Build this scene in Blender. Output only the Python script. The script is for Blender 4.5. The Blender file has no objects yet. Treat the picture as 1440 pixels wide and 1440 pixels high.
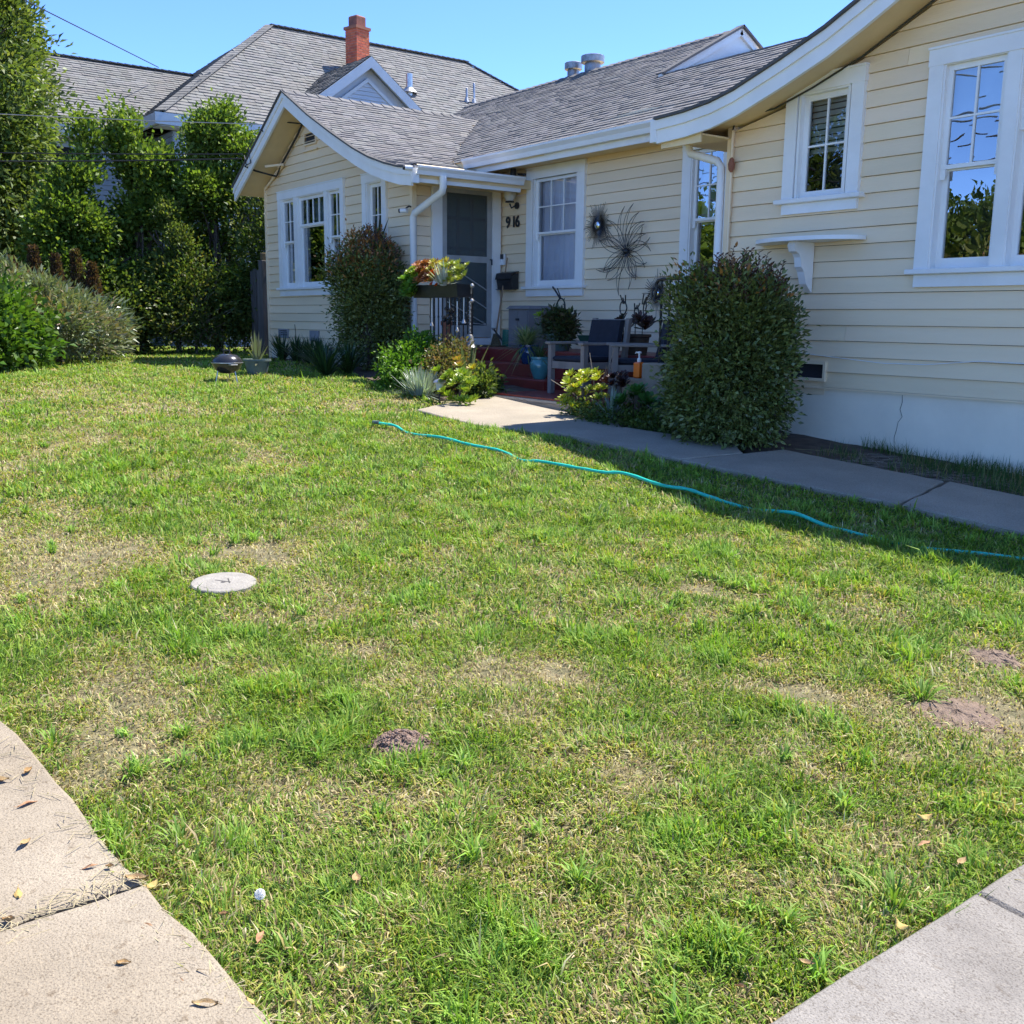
import bpy, math, random
import numpy as np
from mathutils import Vector, Matrix

# ---------------------------------------------------------------- scene, camera, light
SC = bpy.context.scene
COL = SC.collection
random.seed(7)
RNG = np.random.default_rng(11)

EYE = (0.0, 0.0, 1.45)
YAW, PITCH, ROLL = math.radians(36.5), math.radians(10.635), math.radians(0.64)
def make_camera():
    h = Vector((-math.cos(YAW), math.sin(YAW), 0))
    f = h * math.cos(PITCH) - Vector((0, 0, 1)) * math.sin(PITCH)
    r = f.cross(Vector((0, 0, 1))).normalized()
    u = r.cross(f)
    r2 = r * math.cos(ROLL) + u * math.sin(ROLL)
    u2 = u * math.cos(ROLL) - r * math.sin(ROLL)
    cam = bpy.data.cameras.new('camera')
    o = bpy.data.objects.new('camera', cam)
    COL.objects.link(o)
    m = Matrix((r2, u2, -f)).transposed().to_4x4()
    m.translation = EYE
    o.matrix_world = m
    cam.sensor_width = 36
    cam.lens = 36.0
    cam.clip_start = 0.05
    cam.clip_end = 2000
    SC.camera = o
make_camera()

SUN_DIR = Vector((0.02, 0.60, 1.0)).normalized()          # towards the sun
SUN_EL = math.asin(SUN_DIR.z)
SUN_AZ = math.atan2(SUN_DIR.x, SUN_DIR.y)
def make_light():
    w = bpy.data.worlds.new('World')
    SC.world = w
    w.use_nodes = True
    nt = w.node_tree
    nt.nodes.clear()
    out = nt.nodes.new('ShaderNodeOutputWorld')
    bg = nt.nodes.new('ShaderNodeBackground')
    sky = nt.nodes.new('ShaderNodeTexSky')
    sky.sky_type = 'NISHITA'
    sky.sun_disc = False
    sky.sun_elevation = SUN_EL
    sky.sun_rotation = SUN_AZ
    sky.altitude = 50
    sky.air_density = 0.31
    sky.dust_density = 0.0
    sky.ozone_density = 10.0
    bg.inputs['Strength'].default_value = 0.15
    nt.links.new(sky.outputs[0], bg.inputs['Color'])
    nt.links.new(bg.outputs[0], out.inputs['Surface'])
    s = bpy.data.lights.new('sun', 'SUN')
    s.energy = 2.45
    s.angle = math.radians(0.53)
    s.color = (1.0, 0.95, 0.87)
    o = bpy.data.objects.new('sun', s)
    COL.objects.link(o)
    o.rotation_euler = SUN_DIR.to_track_quat('Z', 'Y').to_euler()
    o.location = (0, 10, 30)
make_light()
vs = SC.view_settings
vs.view_transform = 'Standard'
vs.look = 'None'
vs.exposure = 2.15
vs.gamma = 1.0
vs.use_curve_mapping = False
SC.cycles.max_bounces = 8
SC.cycles.transparent_max_bounces = 12
SC.cycles.use_denoising = True
SC.cycles.sample_clamp_indirect = 6.0

# ---------------------------------------------------------------- helpers
def tag(o, label=None, cat=None, group=None, kind=None):
    if label: o['label'] = label
    if cat: o['category'] = cat
    if group: o['group'] = group
    if kind: o['kind'] = kind
    return o

def thing(name, label, cat, loc=(0, 0, 0), group=None, rotz=0.0):
    o = bpy.data.objects.new(name, None)
    COL.objects.link(o)
    o.empty_display_size = 0.1
    o.location = loc
    o.rotation_euler = (0, 0, rotz)
    return tag(o, label, cat, group)

def link(o, parent=None, local=False):
    COL.objects.link(o)
    if parent is not None:
        o.parent = parent
        if parent.type == 'EMPTY' and not local:
            o.matrix_parent_inverse = Matrix.Translation(-Vector(parent.location))
    return o

def rot_to(d):
    return Vector(d).to_track_quat('Z', 'Y').to_matrix()

class MB:
    """collects shapes, then links them as one mesh object"""
    def __init__(s):
        s.v = []; s.f = []; s.c = []; s.col = None
    def add(s, vs_, fs_):
        n = len(s.v)
        s.v.extend([tuple(p) for p in vs_])
        s.f.extend([tuple(i + n for i in f) for f in fs_])
        if s.col is not None: s.c.extend([s.col] * len(vs_))
        return s
    def box(s, x0, x1, y0, y1, z0, z1):
        return s.hexa([(x0, y0, z0), (x1, y0, z0), (x1, y1, z0), (x0, y1, z0), (x0, y0, z1), (x1, y0, z1), (x1, y1, z1), (x0, y1, z1)])
    def hexa(s, p):
        return s.add(p, [(3, 2, 1, 0), (4, 5, 6, 7), (0, 1, 5, 4), (1, 2, 6, 5), (2, 3, 7, 6), (3, 0, 4, 7)])
    def bbox(s, x0, x1, y0, y1, z0, z1, b=0.006):
        """box with chamfered vertical and top edges"""
        pts = []
        for z, e in ((z0, b), (z0 + b, 0), (z1 - b, 0), (z1, b)):
            pts += [(x0 + e, y0 + e, z), (x1 - e, y0 + e, z), (x1 - e, y1 - e, z), (x0 + e, y1 - e, z)]
        fs = [(3, 2, 1, 0), (12, 13, 14, 15)]
        for k in range(3):
            for i in range(4):
                j = (i + 1) % 4
                fs.append((k * 4 + i, k * 4 + j, k * 4 + 4 + j, k * 4 + 4 + i))
        return s.add(pts, fs)
    def bar(s, p0, p1, w, h, up=(0, 0, 1)):
        p0, p1 = Vector(p0), Vector(p1)
        d = (p1 - p0).normalized()
        a = d.cross(Vector(up))
        if a.length < 1e-4: a = d.cross(Vector((1, 0, 0)))
        a.normalize(); b = a.cross(d)
        a *= w / 2; b *= h / 2
        return s.hexa([p0 - a - b, p0 + a - b, p1 + a - b, p1 - a - b, p0 - a + b, p0 + a + b, p1 + a + b, p1 - a + b])
    def tube(s, pts, r, n=8, cap=True):
        pts = [Vector(p) for p in pts]
        if not hasattr(r, '__len__'): r = [r] * len(pts)
        vs_, fs = [], []
        prev = None
        for i, p in enumerate(pts):
            d = (pts[min(i + 1, len(pts) - 1)] - pts[max(i - 1, 0)]).normalized()
            if prev is None:
                a = d.cross(Vector((0, 0, 1)))
                if a.length < 1e-3: a = d.cross(Vector((1, 0, 0)))
            else:
                a = prev - d * prev.dot(d)
                if a.length < 1e-5: a = d.cross(Vector((1, 0, 0)))
            a.normalize(); b = d.cross(a); prev = a
            for k in range(n):
                t = 2 * math.pi * k / n
                vs_.append(p + (a * math.cos(t) + b * math.sin(t)) * r[i])
        for i in range(len(pts) - 1):
            for k in range(n):
                j = (k + 1) % n
                fs.append((i * n + k, i * n + j, (i + 1) * n + j, (i + 1) * n + k))
        if cap:
            fs.append(tuple(range(n - 1, -1, -1)))
            fs.append(tuple((len(pts) - 1) * n + k for k in range(n)))
        return s.add(vs_, fs)
    def lathe(s, prof, c=(0, 0, 0), n=24, sx=1.0, sy=1.0):
        vs_, fs = [], []
        for r, z in prof:
            for k in range(n):
                t = 2 * math.pi * k / n
                vs_.append((c[0] + r * sx * math.cos(t), c[1] + r * sy * math.sin(t), c[2] + z))
        for i in range(len(prof) - 1):
            for k in range(n):
                j = (k + 1) % n
                fs.append((i * n + k, i * n + j, (i + 1) * n + j, (i + 1) * n + k))
        if prof[0][0] > 1e-4: fs.append(tuple(range(n - 1, -1, -1)))
        if prof[-1][0] > 1e-4: fs.append(tuple((len(prof) - 1) * n + k for k in range(n)))
        return s.add(vs_, fs)
    def prism(s, poly, ext):
        n = len(poly); e = Vector(ext)
        vs_ = [Vector(p) for p in poly] + [Vector(p) + e for p in poly]
        fs = [tuple(range(n - 1, -1, -1)), tuple(range(n, 2 * n))]
        for i in range(n):
            j = (i + 1) % n
            fs.append((i, j, n + j, n + i))
        return s.add(vs_, fs)
    def strip(s, prof_lo, prof_hi, ext):
        """a board following two matching polylines, extruded by ext"""
        e = Vector(ext)
        n = len(prof_lo)
        A = [Vector(p) for p in prof_lo]; B = [Vector(p) for p in prof_hi]
        vs_ = A + B + [p + e for p in A] + [p + e for p in B]
        fs = []
        for i in range(n - 1):
            fs += [(i, i + 1, n + i + 1, n + i), (2 * n + i + 1, 2 * n + i, 3 * n + i, 3 * n + i + 1),
                   (i + 1, i, 2 * n + i, 2 * n + i + 1), (n + i, n + i + 1, 3 * n + i + 1, 3 * n + i)]
        fs += [(0, n, 3 * n, 2 * n), (n - 1, 3 * n - 1, 4 * n - 1, 2 * n - 1)]
        return s.add(vs_, fs)
    def xf(s, m):
        s.v = [tuple(m @ Vector(p)) for p in s.v]
        return s
    def mesh(s, name, mat, smooth=False):
        me = bpy.data.meshes.new(name)
        me.from_pydata(s.v, [], s.f)
        me.validate()
        if mat is not None: me.materials.append(mat)
        if s.c and len(s.c) == len(s.v):
            at = me.color_attributes.new('tint', 'FLOAT_COLOR', 'POINT')
            at.data.foreach_set('color', np.array([(*c, 1.0) for c in s.c], dtype=np.float32).ravel())
        if smooth:
            me.polygons.foreach_set('use_smooth', [True] * len(me.polygons))
        me.update()
        return me
    def build(s, name, mat, parent=None, smooth=False, local=False):
        me = s.mesh(name, mat, False)
        o = bpy.data.objects.new(name, me)
        if smooth:
            me.polygons.foreach_set('use_smooth', [True] * len(me.polygons))
            try: me.set_sharp_from_angle(angle=math.radians(40))
            except Exception: pass
        # outward normals
        import bmesh
        bm = bmesh.new(); bm.from_mesh(me)
        if len(bm.faces) < 60000: bmesh.ops.recalc_face_normals(bm, faces=bm.faces)
        bm.to_mesh(me); bm.free()
        return link(o, parent, local)

def fast_mesh(name, verts, faces_flat, loop_n, mat, colors=None, smooth=True):
    """verts (N,3), faces_flat ints, loop_n per-face vertex count (array)"""
    me = bpy.data.meshes.new(name)
    me.vertices.add(len(verts))
    me.vertices.foreach_set('co', np.ascontiguousarray(verts, dtype=np.float32).ravel())
    me.loops.add(len(faces_flat))
    me.loops.foreach_set('vertex_index', np.ascontiguousarray(faces_flat, dtype=np.int32))
    me.polygons.add(len(loop_n))
    st = np.concatenate([[0], np.cumsum(loop_n)[:-1]]).astype(np.int32)
    me.polygons.foreach_set('loop_start', st)
    try: me.polygons.foreach_set('loop_total', np.asarray(loop_n, dtype=np.int32))
    except Exception: pass
    if smooth: me.polygons.foreach_set('use_smooth', np.ones(len(loop_n), dtype=bool))
    me.update(calc_edges=True)
    if colors is not None:
        at = me.color_attributes.new('tint', 'FLOAT_COLOR', 'POINT')
        c4 = np.ones((len(verts), 4), dtype=np.float32); c4[:, :3] = colors
        at.data.foreach_set('color', c4.ravel())
    me.materials.append(mat)
    return me

def fast_obj(name, me, parent=None):
    return link(bpy.data.objects.new(name, me), parent)

# ---- value noise
class Noise2:
    def __init__(s, seed, n=64):
        s.n = n; s.g = np.random.default_rng(seed).random((n, n))
    def __call__(s, x, y, scale):
        x = np.asarray(x) / scale; y = np.asarray(y) / scale
        xi = np.floor(x).astype(int); yi = np.floor(y).astype(int)
        fx = x - xi; fy = y - yi
        fx = fx * fx * (3 - 2 * fx); fy = fy * fy * (3 - 2 * fy)
        n = s.n
        a = s.g[xi % n, yi % n]; b = s.g[(xi + 1) % n, yi % n]
        c = s.g[xi % n, (yi + 1) % n]; d = s.g[(xi + 1) % n, (yi + 1) % n]
        return (a * (1 - fx) + b * fx) * (1 - fy) + (c * (1 - fx) + d * fx) * fy
NZ = [Noise2(100 + i) for i in range(8)]

# ---- the ground: a lawn that climbs away from the pavement and levels off at the left
def ground_z(x, y):
    x = np.asarray(x, dtype=float); y = np.asarray(y, dtype=float)
    xc = np.clip(x, -60, 6.0); yc = np.clip(y, -6, 12)
    p = -1.42 - 0.0529 * (xc + 1.2) + 0.0247 * (yc - 1.5)
    k = 0.05
    return -k * np.logaddexp(-p / k, 0.72 / k) + 1.45 - .05 * np.exp(-((x + 8.8) / 1.3) ** 2 - ((y - 6.5) / .6) ** 2)
def gz(x, y): return float(ground_z(x, y))

# ---------------------------------------------------------------- materials
def new_mat(name):
    m = bpy.data.materials.new(name)
    m.use_nodes = True
    nt = m.node_tree
    nt.nodes.clear()
    out = nt.nodes.new('ShaderNodeOutputMaterial')
    return m, nt, out

def N(nt, t, **kw):
    n = nt.nodes.new(t)
    for k, v in kw.items():
        if hasattr(n, k): setattr(n, k, v)
        else: n.inputs[k.replace('_', ' ')].default_value = v
    return n

def ramp(nt, stops, fac):
    r = nt.nodes.new('ShaderNodeValToRGB')
    el = r.color_ramp.elements
    while len(el) > 1: el.remove(el[-1])
    el[0].position, el[0].color = stops[0][0], (*stops[0][1], 1)
    for p, c in stops[1:]:
        e = el.new(p); e.color = (*c, 1)
    nt.links.new(fac, r.inputs[0])
    return r.outputs[0]

def pos_noise(nt, scale, detail=4, stretch=(1, 1, 1), rough=0.55, coord='Position'):
    if coord == 'Position':
        g = nt.nodes.new('ShaderNodeNewGeometry'); src = g.outputs['Position']
    else:
        g = nt.nodes.new('ShaderNodeTexCoord'); src = g.outputs['Object']
    mp = nt.nodes.new('ShaderNodeMapping')
    mp.inputs['Scale'].default_value = stretch
    nt.links.new(src, mp.inputs['Vector'])
    n = nt.nodes.new('ShaderNodeTexNoise')
    n.inputs['Scale'].default_value = scale
    n.inputs['Detail'].default_value = detail
    n.inputs['Roughness'].default_value = rough
    nt.links.new(mp.outputs[0], n.inputs['Vector'])
    return n.outputs['Fac']

def surf(name, c1, c2=None, scale=6, rough=0.6, bump=0.0, bscale=None, metal=0.0, spec=0.5, stretch=(1, 1, 1),
         attr=False, lo=0.35, hi=0.65, coat=0.0, speck=None):
    """procedural principled surface: two tones mixed by noise, optional fine bump, optional per-piece tint"""
    m, nt, out = new_mat(name)
    b = N(nt, 'ShaderNodeBsdfPrincipled')
    b.inputs['Roughness'].default_value = rough
    b.inputs['Metallic'].default_value = metal
    b.inputs['Specular IOR Level'].default_value = spec
    b.inputs['Coat Weight'].default_value = coat
    c2 = c2 or tuple(x * 0.85 for x in c1)
    col = ramp(nt, [(lo, c1), (hi, c2)], pos_noise(nt, scale, 5, stretch))
    if speck:
        col2 = ramp(nt, [(0.45, (1, 1, 1)), (0.62, speck)], pos_noise(nt, speck_scale(scale), 3))
        mx = N(nt, 'ShaderNodeMix', data_type='RGBA', blend_type='MULTIPLY')
        mx.inputs['Factor'].default_value = 1.0
        nt.links.new(col, mx.inputs[6]); nt.links.new(col2, mx.inputs[7])
        col = mx.outputs[2]
    if attr:
        a = N(nt, 'ShaderNodeAttribute', attribute_name='tint')
        mx = N(nt, 'ShaderNodeMix', data_type='RGBA', blend_type='MULTIPLY')
        mx.inputs['Factor'].default_value = 1.0
        nt.links.new(col, mx.inputs[6]); nt.links.new(a.outputs['Color'], mx.inputs[7])
        col = mx.outputs[2]
    nt.links.new(col, b.inputs['Base Color'])
    if bump:
        bp = N(nt, 'ShaderNodeBump')
        bp.inputs['Strength'].default_value = bump
        bp.inputs['Distance'].default_value = 0.01
        nt.links.new(pos_noise(nt, bscale or scale * 6, 4, stretch), bp.inputs['Height'])
        nt.links.new(bp.outputs[0], b.inputs['Normal'])
    nt.links.new(b.outputs[0], out.inputs['Surface'])
    return m
def speck_scale(s): return s * 60

def leaf_mat(name, trans=0.35, rough=0.45, spec=0.4, gain=1.0):
    """leaf: colour from the per-leaf tint, part of the light passes through"""
    m, nt, out = new_mat(name)
    a = N(nt, 'ShaderNodeAttribute', attribute_name='tint')
    b = N(nt, 'ShaderNodeBsdfPrincipled')
    b.inputs['Roughness'].default_value = rough
    b.inputs['Specular IOR Level'].default_value = spec
    nt.links.new(a.outputs['Color'], b.inputs['Base Color'])
    t = N(nt, 'ShaderNodeBsdfTranslucent')
    hs = N(nt, 'ShaderNodeMix', data_type='RGBA', blend_type='MULTIPLY')
    hs.inputs['Factor'].default_value = 1.0
    hs.inputs[7].default_value = (1.25 * gain, 1.3 * gain, 0.55 * gain, 1)
    nt.links.new(a.outputs['Color'], hs.inputs[6])
    nt.links.new(hs.outputs[2], t.inputs['Color'])
    mx = N(nt, 'ShaderNodeMixShader')
    mx.inputs[0].default_value = trans
    nt.links.new(b.outputs[0], mx.inputs[1]); nt.links.new(t.outputs[0], mx.inputs[2])
    nt.links.new(mx.outputs[0], out.inputs['Surface'])
    return m

def glass_mat(name, tint=(0.75, 0.82, 0.85), refl=0.0, wob=0.0):
    m, nt, out = new_mat(name)
    fr = N(nt, 'ShaderNodeFresnel'); fr.inputs['IOR'].default_value = 1.55
    g = N(nt, 'ShaderNodeBsdfGlossy'); g.inputs['Roughness'].default_value = 0.004
    t = N(nt, 'ShaderNodeBsdfTransparent'); t.inputs['Color'].default_value = (*tint, 1)
    ad = N(nt, 'ShaderNodeMath', operation='MULTIPLY_ADD')
    ad.inputs[1].default_value = 1.45; ad.inputs[2].default_value = refl
    nt.links.new(fr.outputs[0], ad.inputs[0])
    mx = N(nt, 'ShaderNodeMixShader')
    nt.links.new(ad.outputs[0], mx.inputs[0])
    nt.links.new(t.outputs[0], mx.inputs[1]); nt.links.new(g.outputs[0], mx.inputs[2])
    if wob:
        bp = N(nt, 'ShaderNodeBump'); bp.inputs['Strength'].default_value = wob; bp.inputs['Distance'].default_value = 0.01
        nt.links.new(pos_noise(nt, 3.0, 1), bp.inputs['Height'])
        nt.links.new(bp.outputs[0], g.inputs['Normal'])
    nt.links.new(mx.outputs[0], out.inputs['Surface'])
    return m

def screen_mat(name):
    m, nt, out = new_mat(name)
    d = N(nt, 'ShaderNodeBsdfPrincipled')
    d.inputs['Base Color'].default_value = (0.11, 0.125, 0.12, 1); d.inputs['Roughness'].default_value = 0.5
    t = N(nt, 'ShaderNodeBsdfTransparent')
    mx = N(nt, 'ShaderNodeMixShader'); mx.inputs[0].default_value = 0.5
    nt.links.new(t.outputs[0], mx.inputs[1]); nt.links.new(d.outputs[0], mx.inputs[2])
    nt.links.new(mx.outputs[0], out.inputs['Surface'])
    return m

MT = {}
MT['siding'] = surf('cream_siding_paint', (0.89, 0.70, 0.465), (0.83, 0.65, 0.425), 2.5, 0.55, 0.25, 40, stretch=(0.25, 1, 2), attr=True)
MT['cream'] = surf('cream_paint', (0.89, 0.70, 0.465), (0.83, 0.65, 0.425), 2.5, 0.55, 0.2, 40)
MT['trim'] = surf('white_trim_paint', (0.86, 0.84, 0.79), (0.79, 0.77, 0.72), 3, 0.45, 0.12, 60)
MT['found'] = surf('painted_foundation', (0.89, 0.79, 0.62), (0.79, 0.70, 0.55), 1.8, 0.7, 0.35, 25)
MT['soffit'] = surf('soffit_bounce_tint', (0.82, 0.63, 0.36), (0.74, 0.56, 0.31), 3, 0.6, 0.15, 40)  # yellower than the walls: bounced light put into the colour
MT['shingle'] = surf('composition_shingle', (0.215, 0.207, 0.20), (0.18, 0.173, 0.168), 9, 0.9, 0.6, 160, attr=True, spec=0.2)
MT['shingle_far'] = surf('pale_grey_shingle', (0.205, 0.20, 0.188), (0.178, 0.174, 0.164), 5, 0.9, 0.5, 120, attr=True, spec=0.2)
MT['deck'] = surf('roof_deck', (0.10, 0.09, 0.085), (0.07, 0.065, 0.06), 6, 0.9)
MT['glass'] = glass_mat('window_glass', refl=0.30, wob=0.12)
MT['glass_clear'] = glass_mat('clear_window_glass', refl=0.02, wob=0.1)
MT['glass_half'] = glass_mat('small_window_glass', refl=0.08, wob=0.1)
MT['resin0'] = surf('grey_vent_paint', (0.30, 0.30, 0.31), (0.24, 0.24, 0.25), 5, 0.6)
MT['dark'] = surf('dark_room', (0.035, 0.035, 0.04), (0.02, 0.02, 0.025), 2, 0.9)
MT['curtain'] = surf('sheer_curtain', (0.90, 0.83, 0.87), (0.82, 0.75, 0.80), 4, 0.9)
MT['blind'] = surf('slat_blind', (0.62, 0.58, 0.46), (0.52, 0.48, 0.38), 6, 0.7)
MT['shade'] = surf('roller_shade', (0.55, 0.60, 0.58), (0.50, 0.55, 0.54), 2, 0.9)
MT['screen'] = screen_mat('insect_screen')
MT['door_green'] = surf('dark_green_door', (0.10, 0.165, 0.15), (0.08, 0.135, 0.12), 4, 0.4)
MT['door_grey'] = surf('grey_screen_door_wood', (0.42, 0.41, 0.38), (0.33, 0.32, 0.30), 5, 0.6, 0.2)
MT['metal_grey'] = surf('galvanised_pipe', (0.35, 0.36, 0.37), (0.22, 0.21, 0.20), 8, 0.45, 0.2, metal=0.8)
MT['iron'] = surf('black_wrought_iron', (0.018, 0.018, 0.02), (0.035, 0.033, 0.03), 12, 0.42, 0.3, 90, metal=0.3)
MT['black'] = surf('black_plastic', (0.015, 0.015, 0.016), (0.03, 0.03, 0.03), 8, 0.4)
MT['concrete'] = surf('weathered_concrete', (0.285, 0.245, 0.20), (0.215, 0.185, 0.15), 3.0, 0.85, 0.7, 150, speck=(0.62, 0.6, 0.58))
def concrete_mat(name, base, dark, stain):
    m, nt, out = new_mat(name)
    b = N(nt, 'ShaderNodeBsdfPrincipled'); b.inputs['Roughness'].default_value = .88; b.inputs['Specular IOR Level'].default_value = .3
    c1 = ramp(nt, [(.32, base), (.68, dark)], pos_noise(nt, 7, 6, rough=.65))
    c2 = ramp(nt, [(.38, (1, 1, 1)), (.62, stain)], pos_noise(nt, 1.1, 4, rough=.6))
    c3 = ramp(nt, [(.36, (.62, .60, .58)), (.46, (1, 1, 1)), (.60, (1, 1, 1)), (.68, (1.22, 1.2, 1.16))], pos_noise(nt, 210, 2))
    c4 = ramp(nt, [(.60, (1, 1, 1)), (.72, (.70, .66, .62))], pos_noise(nt, 34, 3))
    col = c1
    for c in (c2, c3, c4):
        mx = N(nt, 'ShaderNodeMix', data_type='RGBA', blend_type='MULTIPLY'); mx.inputs['Factor'].default_value = 1.0
        nt.links.new(col, mx.inputs[6]); nt.links.new(c, mx.inputs[7]); col = mx.outputs[2]
    nt.links.new(col, b.inputs['Base Color'])
    bp = N(nt, 'ShaderNodeBump'); bp.inputs['Strength'].default_value = .6; bp.inputs['Distance'].default_value = .006
    nt.links.new(pos_noise(nt, 170, 3), bp.inputs['Height']); nt.links.new(bp.outputs[0], b.inputs['Normal'])
    nt.links.new(b.outputs[0], out.inputs['Surface'])
    return m
MT['concrete'] = concrete_mat('stained_pavement_concrete', (0.35, 0.295, 0.22), (0.29, 0.245, 0.185), (.82, .80, .77))
MT['concrete_grey'] = concrete_mat('grey_walkway_concrete', (0.325, 0.30, 0.265), (0.25, 0.23, 0.205), (.76, .75, .74))
MT['concrete2'] = surf('pale_path_concrete', (0.37, 0.315, 0.24), (0.29, 0.25, 0.19), 2.2, 0.85, 0.5, 90, speck=(0.72, 0.7, 0.68))
MT['redpaint'] = surf('red_floor_paint', (0.23, 0.032, 0.028), (0.17, 0.026, 0.022), 5, 0.4, 0.2, 50)
MT['soil'] = surf('dark_garden_soil', (0.13, 0.088, 0.06), (0.06, 0.042, 0.03), 9, 0.95, 1.0, 60)
MT['drysoil'] = surf('dry_pale_soil', (0.25, 0.175, 0.125), (0.17, 0.12, 0.085), 26, 0.95, 1.0, 150)
MT['mound'] = surf('dug_up_soil', (0.30, 0.20, 0.15), (0.17, 0.115, 0.085), 26, 0.95, 1.0, 150)
MT['thatch'] = surf('dry_thatch', (0.26, 0.22, 0.12), (0.12, 0.11, 0.05), 14, 0.95, 1.0, 200)
MT['brick'] = surf('red_brick', (0.55, 0.13, 0.055), (0.42, 0.095, 0.045), 14, 0.85, 0.6, 60, attr=True)
MT['mortar'] = surf('mortar', (0.36, 0.30, 0.26), (0.28, 0.24, 0.2), 12, 0.9)
MT['nwall'] = surf('blue_grey_siding', (0.42, 0.47, 0.53), (0.36, 0.41, 0.47), 3, 0.6, 0.1)
MT['ntrim'] = surf('grey_blue_trim', (0.45, 0.50, 0.55), (0.40, 0.45, 0.5), 3, 0.5)
MT['bark'] = surf('brown_bark', (0.13, 0.095, 0.065), (0.06, 0.045, 0.032), 12, 0.9, 1.0, 50)
MT['twig'] = surf('pale_twig', (0.30, 0.25, 0.19), (0.18, 0.145, 0.11), 20, 0.9)
MT['leaf'] = leaf_mat('leaf', 0.38, 0.46, 0.3)
MT['leaf_dull'] = leaf_mat('waxy_leaf', 0.22, 0.35, 0.5)
MT['grass'] = leaf_mat('grass_blade', 0.34, 0.6, 0.25)
MT['succ'] = leaf_mat('succulent_leaf', 0.30, 0.4, 0.4, 1.0)
# ================================================================ ground, pavements
def build_ground():
    xs = np.unique(np.concatenate([np.linspace(-400, -60, 12), np.linspace(-60, -28, 12), np.linspace(-28, 4, 161), np.linspace(4, 30, 8), np.linspace(30, 400, 12)]))
    ys = np.unique(np.concatenate([np.linspace(-400, -60, 10), np.linspace(-60, -4, 20), np.linspace(-4, 14, 91), np.linspace(14, 60, 12), np.linspace(60, 400, 10)]))
    X, Y = np.meshgrid(xs, ys, indexing='ij')
    near = (X > -26) & (X < 3) & (Y > -2) & (Y < 12)
    bumps = np.where(near, (NZ[0](X, Y, 0.9) - 0.5) * 0.035 + (NZ[1](X, Y, 0.35) - 0.5) * 0.012, 0)
    Z = ground_z(X, Y) - 0.03 + bumps * 0.6
    V = np.stack([X, Y, Z], -1).reshape(-1, 3)
    nx, ny = len(xs), len(ys)
    I = np.arange(nx * ny).reshape(nx, ny)
    F = np.stack([I[:-1, :-1], I[1:, :-1], I[1:, 1:], I[:-1, 1:]], -1).reshape(-1)
    me = fast_mesh('ground', V, F, np.full((nx - 1) * (ny - 1), 4), MT['thatch'])
    o = fast_obj('ground', me)
    tag(o, 'sloping ground under the lawn and the beds', 'ground', kind='structure')
build_ground()

def slab_piece(parent, poly, mat, top=0.012, thick=0.09, jitter=0.004, name='slab'):
    """a concrete slab on the slope: polygon (x, y), top follows the ground, edges slightly broken"""
    pts = []
    n = len(poly)
    for i in range(n):
        (xa, ya), (xb, yb) = poly[i], poly[(i + 1) % n]
        L = math.hypot(xb - xa, yb - ya)
        k = max(1, int(L / 0.12))
        for j in range(k):
            t = j / k
            jx = 0 if j == 0 else random.uniform(-1, 1) * jitter
            jy = 0 if j == 0 else random.uniform(-1, 1) * jitter
            pts.append((xa + (xb - xa) * t + jx, ya + (yb - ya) * t + jy))
    m = MB()
    top_v = [(x, y, gz(x, y) + top) for x, y in pts]
    cx = sum(p[0] for p in pts) / len(pts); cy = sum(p[1] for p in pts) / len(pts)
    inner = [(x + (cx - x) * 0.012, y + (cy - y) * 0.012, gz(x, y) + top) for x, y in pts]
    low = [(x, y, gz(x, y) + top - 0.008) for x, y in pts]
    bot = [(x, y, gz(x, y) + top - thick) for x, y in pts]
    N_ = len(pts)
    fs = [tuple(range(N_))]
    for a in range(2):
        for i in range(N_):
            j = (i + 1) % N_
            fs.append((a * N_ + i, (a + 1) * N_ + i, (a + 1) * N_ + j, a * N_ + j))
    m.add(inner + low + bot, fs)
    return m.build(name, mat, parent)

def structure(name, label):
    o = bpy.data.objects.new(name, None); COL.objects.link(o)
    return tag(o, label, 'pavement', kind='structure')

pav = structure('pavement', 'public concrete pavement along the front of the lawn')
g = 0.012
for xa, xb in ((-7.1, -5.6), (-5.6, -3.95), (-3.95, -2.38), (-2.38, -0.85), (-0.85, 0.75), (0.75, 2.4)):
    yj = {-5.6: .50, -3.95: .53, -2.38: .65, -0.85: .78}.get(xa, .55)
    yk = {-5.6: .50, -3.95: .53, -2.38: .65, -0.85: .78}.get(xb, .75)
    slab_piece(pav, [(xa + g, -1.1), (xb - g, -1.1), (xb - g, yk), (xa + g, yj)], MT['concrete'], 0.012 + random.uniform(-.006, .006), jitter=.014)
wal = structure('side_walkway', 'concrete walkway leading from the pavement past the house')
for ya, yb in ((0.80, 2.32), (2.32, 4.0), (4.0, 5.7), (5.7, 7.4), (7.4, 9.5)):
    slab_piece(wal, [(-1.18, ya + .003), (0.3, ya + .003 + .02), (0.3, yb - .003 + .02), (-1.18, yb - .003)], MT['concrete_grey'], 0.018, jitter=.0025)
pth = structure('garden_path', 'concrete path running along the house to the front steps')
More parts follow.
